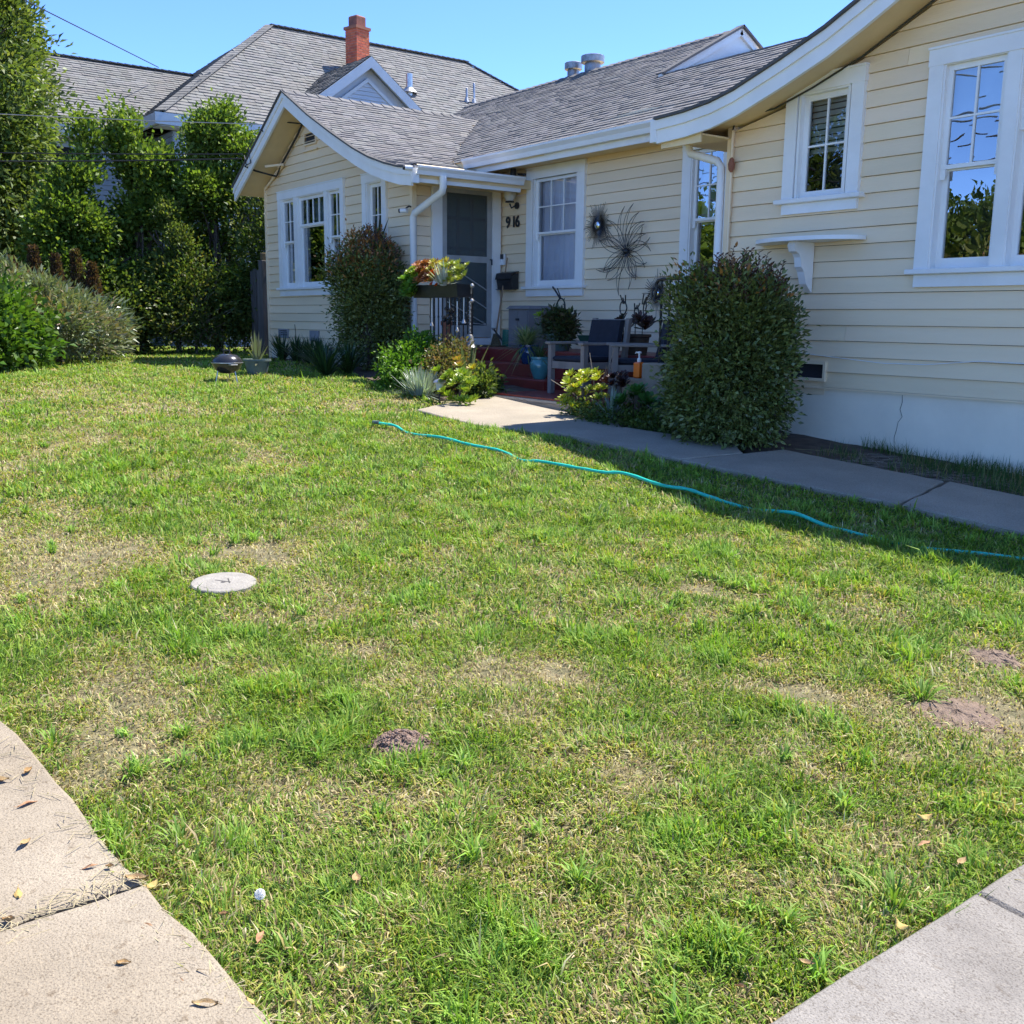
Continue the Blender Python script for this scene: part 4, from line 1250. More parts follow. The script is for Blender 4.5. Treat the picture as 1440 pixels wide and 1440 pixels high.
# border right of the steps
t = plant('yellow_jade', 'sunlit yellow-green rosette succulent at the corner of the path', 'succulent', -7.95, 6.76)
rosettes('rosettes', t, [((-7.97 + rq.uniform(-.2, .22), 6.74 + rq.uniform(-.16, .16), .58 + .36 * rq.random()), rq.uniform(.075, .105), 30, (rq.uniform(-.5, .5), rq.uniform(-.8, 0), 1)) for _ in range(30)],
         [(.40, .44, .04, 2), (.30, .38, .04, 2), (.48, .40, .05, 1)], 49, wid=.30)
MB().tube([(-7.95, 6.76, .45), (-7.95, 6.76, .78)], .02, 6).build('stems', MT['bark'], t)
t = plant('dark_aeonium', 'nearly black rosette succulent in front of the porch wall', 'succulent', -7.75, 7.02)
rosettes('rosettes', t, [((-7.75 + .10 * math.cos(k * 1.3), 7.02 + .08 * math.sin(k * 1.3), .84 + .05 * math.sin(k * 2.1)), .10, 28, (.3 * math.cos(k), -.4, 1)) for k in range(6)],
         [(.035, .014, .016, 2), (.055, .02, .02, 1)], 50, wid=.34)
MB().tube([(-7.75, 7.02, .45), (-7.75, 7.02, .82)], .016, 6).build('stems', MT['bark'], t)
t = plant('blue_agave', 'blue-grey spiky agave on the edge of the path', 'agave', -7.42, 6.66)
blade_plant('leaves', t, (-7.42, 6.68, .52), 34, .34, .04, .7, [(.20, .27, .24, 2), (.14, .2, .17, 1)], 51, bend=.05, base_r=.03)
for i, (x, y, r) in enumerate(((-7.2, 6.80, .20), (-6.78, 6.98, .20))):
    t = plant('green_aeonium', ['dark green rosette mound next to the blue-grey agave', 'dark green rosette mound tucked against the big rounded bush'][i], 'succulent', x, y)
    rosettes('rosettes', t, [((x + r * .75 * math.cos(k * 2.1) * (k > 0), y + r * .6 * math.sin(k * 2.1) * (k > 0), gz(x, y) + .30 - .09 * (k > 0)), r * .75, 40, (.6 * math.cos(k * 2.1) * (k > 0), .6 * math.sin(k * 2.1) * (k > 0) - .2, 1)) for k in range(6)],
             [(.07, .19, .04, 2), (.05, .14, .035, 2)], 52 + i, wid=.34)
    MB().tube([(x, y, gz(x, y) - .02), (x, y, gz(x, y) + .28)], .03, 6).build('stems', MT['bark'], t)
t = plant('ground_ivy', 'low dark groundcover along the back edge of the path', 'groundcover', -7.1, 6.72)
foliage('foliage', t, [(-7.5, 6.62, .54, .4, .12, .08), (-6.9, 6.66, .50, .4, .14, .08), (-6.6, 6.85, .50, .2, .2, .1), (-7.9, 6.7, .56, .2, .12, .1), (-7.3, 6.9, .56, .5, .14, .12)], 300, 16, .045, .035, .022, DARKG, seed=55, shell=.1)
t = plant('dead_stalks', 'pale dry branching stalks rising behind the yellow-green succulent', 'stalks', -7.95, 6.95)
m = MB()
for (dx, dy, dz) in ((-.25, .1, .62), (.18, .05, .66), (.02, .1, .5), (-.45, -.25, .34), (.3, .1, .45)):
    m.tube([(-7.95, 6.95, .5), (-7.95 + dx * .5, 6.95 + dy * .5, .5 + dz * .6), (-7.95 + dx, 6.95 + dy, .5 + dz)], [.006, .005, .003], 5)
m.build('stalks', MT['twig'], t)
# ================================================================ the lawn
def lawn_mask(x, y):
    """1 where turf grows"""
    front = np.interp(x, [-30, -5.6, -3.95, -2.38, -1.18, -0.85], [.50, .50, .53, .65, .78, .80]) + (NZ[5](x, y, .10) - .5) * .12 - .035
    back = np.interp(x, [-30, -18.1, -18.0, -14.5, -11.0, -9.2, -8.95, -7.95, -7.1, -5.6, -3.8, -1.2],
                     [9.2, 9.2, 7.55, 7.2, 6.15, 6.05, 5.42, 5.40, 5.73, 5.79, 5.95, 5.96]) + (NZ[6](x, y, .15) - .5) * .06
    right = -1.17 + (NZ[7](x, y, .12) - .5) * .05
    return (y > front) & (y < back) & (x < right)

DRY = []      # (x, y, radius, strength) worn or dead spots
for x, y, r, s in ((-6.2, 1.0, .35, .9), (-5.6, 1.3, .45, .9), (-5.0, 1.1, .3, .7), (-5.15, 1.95, .22, .9), (-4.9, 2.1, .2, .8), (-4.05, 1.65, .14, 1.0), (-4.0, 1.95, .16, .9), (-4.25, 2.05, .14, .8),
                   (-3.55, 1.85, .12, .9), (-3.75, .95, .25, .8), (-3.4, .85, .3, .9), (-3.1, .75, .2, .8), (-2.92, 2.41, .12, 1.2), (-3.05, 2.15, .12, 1.0), (-2.72, 2.05, .1, .8),
                   (-1.85, 3.32, .26, 1.3), (-1.62, 3.5, .2, 1.2), (-2.05, 3.95, .2, 1.1), (-1.9, 4.3, .2, .9), (-2.3, 3.0, .14, .9), (-2.5, 2.9, .12, .7), (-1.9, 2.6, .18, .6), (-1.55, 2.35, .2, .6), (-2.2, 2.1, .2, .6),
                   (-2.45, 1.35, .16, .7), (-2.6, 1.15, .14, .6), (-9.6, 4.9, .5, .5), (-7.5, 3.2, .5, .4), (-10.5, 3.0, .6, .5), (-12.5, 2.6, .9, .6), (-9.0, 2.0, .6, .5), (-9.8, 5.75, .18, 1.2), (-3.9, 4.4, .12, .9),
                   (-2.55, 3.15, .07, 1.3), (-2.28, 3.02, .07, 1.3), (-3.35, 3.6, .08, 1.2), (-1.75, 2.9, .08, 1.2), (-2.05, 1.3, .08, 1.0), (-1.5, 1.95, .22, .5), (-2.0, 1.5, .2, .45), (-1.6, 1.5, .18, .4), (-8.2, 1.3, .5, .6)):
    DRY.append((x, y, r, s))
MOUNDS = [(-2.71, 1.57, .115, .048, 'dark crumbly molehill in the middle of the near lawn'),
          (-1.83, 3.33, .17, .022, 'flattened patch of dug soil beside the walkway edge of the lawn'),
          (-2.05, 3.98, .12, .018, 'small spread of loose soil further up beside the walkway')]
COVER = (-4.61, 1.71, .155)

def dryness(x, y):
    f = (NZ[2](x, y, 1.3) - .5) * .4 + (NZ[3](x, y, .45) - .5) * .85 + (NZ[4](x, y, .16) - .5) * 1.1 + .09
    for cx, cy, r, s in DRY:
        f = f + 1.25 * s * np.exp(-((x - cx) ** 2 + (y - cy) ** 2) / (r * r))
    return f

def build_lawn():
    rng = np.random.default_rng(77)
    rings = [(1.0, 2.6, 26000, 1.0), (2.6, 4.2, 17000, 1.1), (4.2, 6.5, 9000, 1.45), (6.5, 10.0, 4600, 2.0), (10.0, 15.0, 2300, 2.9), (15.0, 26.0, 900, 4.2)]
    PX, PY, WS = [], [], []
    for r0, r1, den, ws in rings:
        a0, a1 = math.radians(90 + 53.5 - 42), math.radians(90 + 53.5 + 40)
        area = .5 * (a1 - a0) * (r1 * r1 - r0 * r0)
        n = int(area * den)
        a = rng.uniform(a0, a1, n); r = np.sqrt(rng.uniform(r0 * r0, r1 * r1, n))
        x, y = r * np.cos(a), r * np.sin(a)
        k = lawn_mask(x, y)
        x, y = x[k], y[k]
        d = dryness(x, y)
        keep = rng.random(len(x)) < np.clip(1.12 - .42 * np.clip(d, 0, 2.2), .16, 1)
        for cx, cy, rr, h, _ in MOUNDS: keep &= ((x - cx) ** 2 + (y - cy) ** 2 > (rr * (rng.uniform(.72, 1.0, len(x)) if h > .03 else rng.uniform(.0, 1.25, len(x)))) ** 2)
        keep &= ((x - COVER[0]) ** 2 + (y - COVER[1]) ** 2 > (COVER[2] + .005) ** 2)
        keep &= ~((np.abs(y - 4.0 - 1.0 * 0) < -1))
        PX.append(x[keep]); PY.append(y[keep]); WS.append(np.full(keep.sum(), ws))
    x = np.concatenate(PX); y = np.concatenate(PY); ws = np.concatenate(WS)
    n = len(x)
    d = dryness(x, y)
    tuft = np.clip((NZ[6](x, y, .13) - .64) / .2, 0, 1) * np.clip(1.2 - d, 0, 1)     # coarse darker tufts
    tall = np.clip((NZ[7](x, y, .6) - .5) * 2, 0, 1)
    L = rng.uniform(.019, .040, n) * (1 + .25 * tall) * (1 + .6 * tuft) * np.clip(1.12 - .30 * d, .5, 1.2)
    L *= np.where(rng.random(n) < .035, 1.7, 1.0)
    L *= np.clip(ws, 1, 1.5) ** .5
    W = rng.uniform(.0026, .0052, n) * ws * (1 + .45 * tuft)
    az = rng.random(n) * 2 * np.pi
    az = az + 0.0
    comb = NZ[1](x, y, .35) * 6.28 * 2          # blades lie over in swirls
    mixa = rng.random(n) < .45
    az = np.where(mixa, comb + rng.normal(size=n) * .6, az)
    lean = np.radians(np.clip(rng.normal(54, 20, n) - 14 * tuft, 5, 86))
    lean = np.where(rng.random(n) < np.clip(d * .5, 0, .6), np.radians(rng.uniform(65, 89, n)), lean)   # dead blades lie flat
    dead = rng.random(n) < np.clip(.06 + .50 * d, .03, .88)
    hd = np.stack([np.cos(az), np.sin(az), np.zeros(n)], 1)
    up = np.array([0, 0, 1.0])
    s = np.stack([-np.sin(az), np.cos(az), np.zeros(n)], 1)
    tw = rng.normal(size=n) * .5
    s = unit(s * np.cos(tw)[:, None] + up * np.sin(tw)[:, None] * .6)
    bumps = (NZ[0](x, y, 0.9) - 0.5) * 0.035 + (NZ[1](x, y, 0.35) - 0.5) * 0.012
    z = ground_z(x, y) - .032 + bumps * .6
    z = z + rng.uniform(0, .012, n)
    P0 = np.stack([x, y, z], 1)
    l1 = lean * .55
    d1 = hd * np.sin(l1)[:, None] + up * np.cos(l1)[:, None]
    d2 = hd * np.sin(np.minimum(lean * 1.35, 1.65))[:, None] + up * np.cos(np.minimum(lean * 1.35, 1.65))[:, None]
    P1 = P0 + d1 * (L * .5)[:, None]
    P2 = P1 + d2 * (L * .55)[:, None]
    w0 = s * (W * .5)[:, None]; w1 = s * (W * .42)[:, None]
    V = np.stack([P0 - w0, P0 + w0, P1 - w1, P1 + w1, P2], 1).reshape(-1, 3)
    b = np.arange(n)[:, None] * 5
    F = np.concatenate([b + np.array([0, 1, 3, 2]), b + np.array([2, 3, 4])], 1).reshape(-1)
    Ln = np.tile([4, 3], n)
    green = pick([(.155, .265, .028, 3), (.215, .335, .036, 3), (.31, .43, .06, 2), (.07, .145, .02, 3)], n, rng, .2)  # darkest green weighted up to stand for shadow gaps between blades
    lushk = np.clip(.5 - d * .6, 0, 1)[:, None]
    green = green * (1 - .08 * lushk)
    coarse = pick([(.19, .33, .045, 2), (.25, .39, .06, 2), (.32, .43, .09, 1)], n, rng, .2)
    green = np.where((tuft > .25)[:, None], coarse, green)
    straw = pick([(.50, .41, .20, 3), (.38, .31, .14, 2), (.58, .51, .30, 1.2), (.20, .14, .075, 1.8)], n, rng, .2)
    yel = pick([(.36, .37, .07, 1)], n, rng, .2)
    yk = (rng.random(n) < np.clip(.12 + .25 * d, .05, .4))[:, None]
    col = np.where(yk, yel, green)
    col = np.where(dead[:, None], straw, col)
    # coarse crab-grass tufts: wide pale blades spreading from one root
    nt_ = 420
    tx = rng.uniform(-9.5, -1.2, nt_); ty = rng.uniform(.6, 5.9, nt_)
    ok = lawn_mask(tx, ty) & (np.hypot(tx, ty) < 9.5) & (NZ[2](tx, ty, .7) > .42)
    ok &= np.hypot(tx - COVER[0], ty - COVER[1]) > .24
    for cx, cy, rr, h, _ in MOUNDS: ok &= np.hypot(tx - cx, ty - cy) > rr + .03
    tx, ty = tx[ok], ty[ok]; nt_ = len(tx)
    per = 26; m_ = nt_ * per
    bx = np.repeat(tx, per) + rng.normal(size=m_) * .012; by = np.repeat(ty, per) + rng.normal(size=m_) * .012
    baz = rng.random(m_) * 6.283; sz_ = np.repeat(rng.uniform(.6, 1.25, nt_), per)
    bl = rng.uniform(.045, .095, m_) * sz_; bw = rng.uniform(.0045, .0075, m_) * np.maximum(1, np.hypot(bx, by) / 4.5) ** .6
    ble = np.radians(rng.uniform(18, 72, m_))
    bh = np.stack([np.cos(baz), np.sin(baz), np.zeros(m_)], 1); bs = np.stack([-np.sin(baz), np.cos(baz), np.zeros(m_)], 1)
    q0 = np.stack([bx, by, ground_z(bx, by) - .025], 1)
    q1 = q0 + (bh * np.sin(ble * .6)[:, None] + up * np.cos(ble * .6)[:, None]) * (bl * .5)[:, None]
    e2 = np.minimum(ble * 1.4, 1.75)
    q2 = q1 + (bh * np.sin(e2)[:, None] + up * np.cos(e2)[:, None]) * (bl * .55)[:, None]
    bw0 = bs * (bw * .5)[:, None]
    V2 = np.stack([q0 - bw0 * .7, q0 + bw0 * .7, q1 - bw0, q1 + bw0, q2], 1).reshape(-1, 3)
    c2 = pick([(.20, .36, .05, 2), (.27, .42, .07, 2), (.34, .46, .11, 1)], m_, rng, .15) * np.repeat(rng.uniform(.75, 1.1, nt_), per)[:, None]
    V = np.concatenate([V, V2]); b = np.arange(n + m_)[:, None] * 5
    F = np.concatenate([b + np.array([0, 1, 3, 2]), b + np.array([2, 3, 4])], 1).reshape(-1)
    n = n + m_; Ln = np.tile([4, 3], n); col = np.concatenate([col, c2])
    C = np.repeat(col, 5, axis=0)
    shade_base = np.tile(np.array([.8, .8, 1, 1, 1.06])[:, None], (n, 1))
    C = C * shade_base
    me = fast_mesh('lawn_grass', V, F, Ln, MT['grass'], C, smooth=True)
    o = fast_obj('lawn_grass', me)
    tag(o, 'patchy green and straw-coloured lawn grass', 'grass', kind='stuff')
    print('grass blades', n)
build_lawn()

# weeds and rough grass in the bed along the near wall
def rough_grass():
    rng = np.random.default_rng(5)
    n = 9000
    x = rng.uniform(-5.3, -1.9, n); y = rng.uniform(6.95, 7.76, n)
    k = (NZ[3](x, y, .3) > .50) & ((y > 7.35) | (rng.random(n) < .25)) | ((x > -3.9) & (rng.random(n) < .6))
    x, y = x[k], y[k]; n = len(x)
    L = rng.uniform(.05, .17, n); W = rng.uniform(.003, .006, n)
    az = rng.random(n) * 6.28; lean = np.radians(rng.uniform(5, 60, n))
    hd = np.stack([np.cos(az), np.sin(az), np.zeros(n)], 1); s = np.stack([-np.sin(az), np.cos(az), np.zeros(n)], 1)
    P0 = np.stack([x, y, ground_z(x, y) - .02], 1); up = np.array([0, 0, 1.0])
    P1 = P0 + (hd * np.sin(lean * .5)[:, None] + up * np.cos(lean * .5)[:, None]) * (L * .5)[:, None]
    P2 = P1 + (hd * np.sin(lean * 1.3)[:, None] + up * np.cos(lean * 1.3)[:, None]) * (L * .5)[:, None]
    w0 = s * (W * .5)[:, None]
    V = np.stack([P0 - w0, P0 + w0, P1 - w0 * .8, P1 + w0 * .8, P2], 1).reshape(-1, 3)
    b = np.arange(n)[:, None] * 5
    F = np.concatenate([b + np.array([0, 1, 3, 2]), b + np.array([2, 3, 4])], 1).reshape(-1)
    C = np.repeat(pick([(.06, .12, .03, 3), (.09, .16, .04, 1), (.3, .25, .12, .8)], n, rng), 5, axis=0)
    tag(fast_obj('bed_weeds', fast_mesh('bed_weeds', V, F, np.tile([4, 3], n), MT['grass'], C)), 'straggly weeds in the bare bed under the near wall', 'weeds', kind='stuff')
    # dry straw lying on the soil
    n = 420
    m = MB()
    for i in range(n):
        if i < 300: xx, yy = rng.uniform(-5.1, -3.0), rng.uniform(6.95, 7.5)
        else: xx, yy = rng.uniform(-3.2, -2.0), rng.uniform(6.95, 7.7)
        a = rng.uniform(0, 3.14); l = rng.uniform(.03, .12)
        zz = gz(xx, yy) + rng.uniform(-.012, .006)
        m.bar((xx - math.cos(a) * l, yy - math.sin(a) * l, zz), (xx + math.cos(a) * l, yy + math.sin(a) * l, zz + rng.uniform(-.004, .01)), .004, .002)
    tag(m.build('straw_litter', MT['twig']), 'dry straw scattered on the soil of the near bed', 'straw', kind='stuff')
rough_grass()

# bed soil
def soil_bed(name, poly, label, lift=-.016):
    m = MB()
    xs = [p[0] for p in poly]; ys = [p[1] for p in poly]
    pts = []
    n = len(poly)
    # triangulated grid clipped to the polygon's bounding quad (beds are quads)
    (ax, ay), (bx, by), (cx, cy), (dx, dy) = poly
    nu, nv = 40, 12
    V = []
    for i in range(nu + 1):
        for j in range(nv + 1):
            u, v = i / nu, j / nv
            x = (ax * (1 - u) + bx * u) * (1 - v) + (dx * (1 - u) + cx * u) * v
            y = (ay * (1 - u) + by * u) * (1 - v) + (dy * (1 - u) + cy * u) * v
            V.append((x, y, gz(x, y) + lift + random.uniform(-.008, .012)))
    F = [(i * (nv + 1) + j, (i + 1) * (nv + 1) + j, (i + 1) * (nv + 1) + j + 1, i * (nv + 1) + j + 1) for i in range(nu) for j in range(nv)]
    m.add(V, F)
    o = m.build(name, MT['soil'], smooth=True)
    tag(o, label, 'soil', kind='structure')
soil_bed('soil_bed', [(-7.0, 6.6), (-1.25, 6.85), (-1.25, 7.79), (-7.0, 7.79)], 'dark soil bed between the path and the near wall')
soil_bed('soil_bed', [(-18.0, 7.3), (-9.7, 6.15), (-9.7, 7.79), (-18.0, 7.79)], 'dark soil bed under the gable wall and beside the steps')
# ================================================================ more materials
MT['cream'] = surf('cream_paint', (0.70, 0.625, 0.46), (0.63, 0.56, 0.41), 2.5, 0.55, 0.2, 40) if 'cream' not in MT else MT['cream']
MT['navy'] = surf('navy_cushion', (0.009, 0.011, 0.02), (0.013, 0.016, 0.028), 14, 0.85, 0.3, 120)
MT['teak'] = surf('weathered_teak', (0.25, 0.22, 0.195), (0.17, 0.15, 0.135), 5, 0.75, 0.4, 40, stretch=(1, 1, .2))
MT['greywood'] = surf('weathered_post_wood', (0.13, 0.12, 0.115), (0.07, 0.065, 0.06), 6, 0.9, 0.7, 40, stretch=(1, 1, .12))
MT['turq'] = surf('turquoise_glaze', (0.07, 0.24, 0.25), (0.05, 0.19, 0.20), 8, 0.2, coat=.5)
MT['blue'] = surf('blue_glaze', (0.012, 0.06, 0.17), (0.008, 0.04, 0.12), 8, 0.15, coat=.6)
MT['cangreen'] = surf('green_plastic', (0.02, 0.17, 0.11), (0.018, 0.14, 0.09), 6, 0.4)
MT['dkgreen'] = surf('dark_green_plastic', (0.012, 0.06, 0.045), (0.01, 0.05, 0.035), 6, 0.4)
MT['hose'] = surf('green_hose_rubber', (0.025, 0.56, 0.40), (0.02, 0.48, 0.33), 10, 0.4)
MT['resin'] = surf('grey_resin', (0.20, 0.195, 0.20), (0.17, 0.165, 0.17), 5, 0.6, 0.2, 90)
MT['orange'] = surf('orange_soap', (0.75, 0.14, 0.01), (0.68, 0.12, 0.01), 5, 0.25)
MT['terra'] = surf('terracotta', (0.33, 0.12, 0.06), (0.25, 0.09, 0.05), 8, 0.8, 0.3)
MT['brownpot'] = surf('brown_pot', (0.10, 0.075, 0.05), (0.07, 0.05, 0.035), 8, 0.7, 0.3)
MT['tealpot'] = surf('grey_green_pot', (0.13, 0.17, 0.15), (0.09, 0.12, 0.11), 8, 0.7, 0.3)
MT['enamel'] = surf('black_enamel', (0.02, 0.02, 0.022), (0.03, 0.028, 0.028), 10, 0.22, 0.05, 60, coat=.4)
MT['alu'] = surf('dull_aluminium', (0.55, 0.55, 0.54), (0.42, 0.42, 0.42), 12, 0.4, metal=.9)
MT['mirror'] = surf('mirror_silver', (0.9, 0.9, 0.9), (0.85, 0.85, 0.85), 3, 0.05, metal=1.0)
MT['wireart'] = surf('dark_wire', (0.03, 0.03, 0.032), (0.06, 0.055, 0.05), 20, 0.4, metal=.6)
MT['wood'] = surf('broom_wood', (0.36, 0.22, 0.12), (0.28, 0.17, 0.09), 8, 0.6)
MT['deadleaf'] = surf('dry_leaf', (0.50, 0.36, 0.18), (0.36, 0.22, 0.11), 40, 0.8, 0.3, attr=True)
MT['lid'] = surf('pale_concrete_lid', (0.33, 0.305, 0.265), (0.25, 0.23, 0.20), 14, 0.85, 0.6, 90)
MT['white'] = surf('white_plastic', (0.78, 0.78, 0.78), (0.72, 0.72, 0.72), 4, 0.35)
MT['straw'] = surf('dry_straw', (0.46, 0.38, 0.22), (0.34, 0.28, 0.16), 20, 0.9)
MT['capclay'] = surf('sooty_clay', (0.26, 0.085, 0.05), (0.16, 0.055, 0.035), 8, 0.8, .3)
MT['fluff'] = surf('seed_fluff', (.85, .83, .80), (.80, .78, .74), 30, .9)
MT['globe'] = surf('pale_globe_glass', (.62, .60, .54), (.5, .48, .43), 5, .12)
MT['asphalt'] = surf('asphalt', (0.055, 0.055, 0.056), (0.04, 0.04, 0.041), 4, 0.9, 0.6, 120)
MT['weave'] = surf('straw_mat', (0.16, 0.12, 0.06), (0.10, 0.075, 0.04), 30, 0.9, .6, 100)

# ================================================================ neighbour's house
def neighbour():
    H = thing('neighbour_house', 'large grey-roofed two-storey house with brick chimney beyond the trees', 'house', (-27, 14, .6))
    ez, rz = 6.1, 9.8
    def hip(x, y, z):
        t = (z - ez) / (rz - ez)
        return 8.23 + 4.97 * t < y < 25 - 4.9 * t
    d = MB()
    e = .06
    A, B, C_, D_ = (-25, 8.23, ez - e), (-25, 25, ez - e), (-35, 25, ez - e), (-35, 8.23, ez - e)
    R1, R2 = (-30, 13.2, rz - e), (-30, 20.1, rz - e)
    d.add([A, B, C_, D_, R1, R2], [(0, 1, 5, 4), (1, 2, 5), (2, 3, 4, 5), (3, 0, 4), (3, 2, 1, 0)])
    roof = d.build('roof', MT['deck'], H); roof['label'] = 'main hipped roof of pale grey shingles'
    shingles('shingles', [(-25, ez), (-30, rz)], 'Y', 8.2, 25, MT['shingle_far'], roof, .16, (.16, .3), hip, (.86, 1.1), .018)
    shingles('shingles', [(8.23, ez), (13.2, rz)], 'X', -35, -25, MT['shingle_far'], roof, .16, (.16, .3), lambda x, y, z: abs(x + 30) < 5 * (1 - (z - ez) / (rz - ez)), (.75, 1.05), .022)
    # hip and ridge caps
    def caps(p, q, par):
        p, q = Vector(p), Vector(q); L = (q - p).length; n = int(L / .2); m = MB()
        for i in range(n):
            c = random.uniform(.8, 1.15); m.col = (c, c, c)
            a = p.lerp(q, i / n) + Vector((0, 0, .03)); b = p.lerp(q, (i + 1.2) / n) + Vector((0, 0, .015))
            m.bar(a, b, .26, .025)
        m.build('ridge_cap', MT['shingle_far'], par)['kind'] = 'stuff'
    caps((-30, 13.2, rz), (-30, 20.1, rz), roof); caps((-25, 8.23, ez), (-30, 13.2, rz), roof); caps((-25, 25, ez), (-30, 20.1, rz), roof)
    # lower wing
    lz, lr = 5.85, 8.2
    w = MB(); w.add([(-26.6, 1.5, lz - e), (-26.6, 11.3, lz - e), (-30.5, 11.3, lr - e), (-30.5, 1.5, lr - e), (-34.4, 1.5, lz - e), (-34.4, 11.3, lz - e)], [(0, 1, 2, 3), (3, 2, 5, 4), (0, 3, 4), (1, 5, 2), (0, 4, 5, 1)])
    lwr_ = w.build('roof', MT['deck'], H); lwr_['label'] = 'lower side roof of pale grey shingles'
    shingles('shingles', [(-26.6, lz), (-30.5, lr)], 'Y', 1.5, 11.3, MT['shingle_far'], lwr_, .16, (.16, .3), None, (.86, 1.1), .018)
    caps((-30.5, 1.5, lr), (-30.5, 11.1, lr), lwr_)
    # eaves
    MB().box(-25.03, -24.95, 8.1, 25.1, ez - .28, ez - .02).build('fascia', MT['ntrim'], H)
    MB().box(-35, -25.04, 8.12, 8.2, ez - .28, ez - .02).build('fascia', MT['ntrim'], H)
    MB().box(-25.5, -25.04, 8.21, 24.9, ez - .30, ez - .27).build('soffit', MT['ntrim'], H)
    MB().box(-26.63, -26.55, 1.4, 8.0, lz - .26, lz - .02).build('fascia', MT['ntrim'], H)
    MB().box(-27.1, -26.64, 1.5, 8.4, lz - .28, lz - .25).build('soffit', MT['ntrim'], H)
    # walls with lap siding
    def lap(x, y0, y1, z0, z1, axis='X'):
        m = MB(); z = z0
        while z < z1:
            if axis == 'X': m.hexa([(x, y0, z), (x + .03, y0, z), (x + .03, y1, z), (x, y1, z), (x, y0, z + .115), (x + .008, y0, z + .115), (x + .008, y1, z + .115), (x, y1, z + .115)])
            else: m.hexa([(y0, x - .03, z), (y1, x - .03, z), (y1, x, z), (y0, x, z), (y0, x - .008, z + .115), (y1, x - .008, z + .115), (y1, x, z + .115), (y0, x, z + .115)])
            z += .12
        o = m.build('siding', MT['nwall'], H); o['kind'] = 'stuff'
        return o
    lap(-25.55, 8.7, 24.6, .4, ez - .3); lap(-27.15, 2.0, 8.7, .4, lz - .28); lap(8.7, -34.5, -25.55, .4, ez - .3, 'Y')
    MB().box(-34.5, -25.6, 8.75, 24.5, .3, ez - .31).build('wall', MT['nwall'], H)
    MB().box(-34.0, -27.2, 2.05, 8.7, .3, lz - .29).build('wall', MT['nwall'], H)
    def nwin(x, y0, y1, z0, z1):
        m = MB()
        m.box(x, x + .06, y0 - .1, y0, z0 - .1, z1 + .12); m.box(x, x + .06, y1, y1 + .1, z0 - .1, z1 + .12)
        m.box(x, x + .058, y0, y1, z1, z1 + .12); m.box(x, x + .08, y0, y1, z0 - .1, z0); m.box(x, x + .05, y0, y1, (z0 + z1) / 2 - .02, (z0 + z1) / 2 + .02)
        f = m.build('window', MT['ntrim'], H)
        MB().box(x + .005, x + .02, y0, y1, z0, z1).build('pane', MT['dark'], f)
    nwin(-27.13, 6.15, 6.75, 4.3, 5.4); nwin(-25.53, 10.2, 11.0, 3.4, 4.9); nwin(-27.13, 4.3, 5.0, 4.2, 5.4)
    # cross gable
    ay, az, hw = 13.72, 8.12, 2.6
    bz = az - .75 * hw
    gd = MB()
    gd.prism([(-24.9, ay, az - .05), (-24.9, ay + hw, bz - .05), (-24.9, ay + hw, bz - .17), (-24.9, ay, az - .17), (-24.9, ay - hw, bz - .17), (-24.9, ay - hw, bz - .05)], (-4.2, 0, 0))
    gr = gd.build('roof', MT['ntrim'], H); gr['label'] = 'front gable roof below the chimney'
    keepg = lambda x, y, z: z > ez + (-25 - x) / 5 * (rz - ez) - .05
    shingles('shingles', [(ay - hw, bz), (ay, az)], 'X', -29, -24.9, MT['shingle_far'], gr, .16, (.16, .3), keepg, (.7, 1.0), .022)
    shingles('shingles', [(ay + hw, bz), (ay, az)], 'X', -29, -24.9, MT['shingle_far'], gr, .16, (.16, .3), keepg, (.8, 1.1), .022)
    for s in (-1, 1):
        m = MB(); m.strip([(-24.86, ay, az - .30), (-24.86, ay + s * hw, bz - .30)], [(-24.86, ay, az - .03), (-24.86, ay + s * hw, bz - .03)], (-.05, 0, 0))
        m.build('rake_board', MT['ntrim'], H)
        m = MB(); m.strip([(-25.06, ay, az - .62), (-25.06, ay + s * (hw - .4), bz - .32)], [(-25.06, ay, az - .52), (-25.06, ay + s * (hw - .4), bz - .22)], (-.03, 0, 0))
        m.build('gable_trim', MT['ntrim'], H)
    m = MB(); z = ez - .3
    while z < az - .55:
        h0 = (az - .55 - z) / .75
        m.hexa([(-25.12, ay - h0, z), (-25.09, ay - h0, z), (-25.09, ay + h0, z), (-25.12, ay + h0, z), (-25.12, ay - h0 + .05, z + .1), (-25.11, ay - h0 + .05, z + .1), (-25.11, ay + h0 - .05, z + .1), (-25.12, ay + h0 - .05, z + .1)])
        z += .105
    m.build('siding', MT['nwall'], H)['kind'] = 'stuff'
    MB().prism([(-25.14, ay, az - .20), (-25.14, ay + hw - .2, bz - .05), (-25.14, ay - hw + .2, bz - .05)], (-.05, 0, 0)).build('gable_wall', MT['nwall'], H)
    # chimney of laid bricks with a half-round cap
    cx, cy, zb, zt = -28.0, 15.0, 8.0, 9.55
    ang = math.radians(14)
    ch = MB(); ch.box(-.29, .29, -.30, .30, zb - .4, zt); ch.xf(Matrix.Translation((cx, cy, 0)) @ Matrix.Rotation(ang, 4, 'Z') @ Matrix.Diagonal((.78, .78, 1, 1)))
    c_o = ch.build('chimney', MT['mortar'], H); c_o['label'] = 'red brick chimney with square clay cap'
    br = MB(); z = zb - .3; k = 0
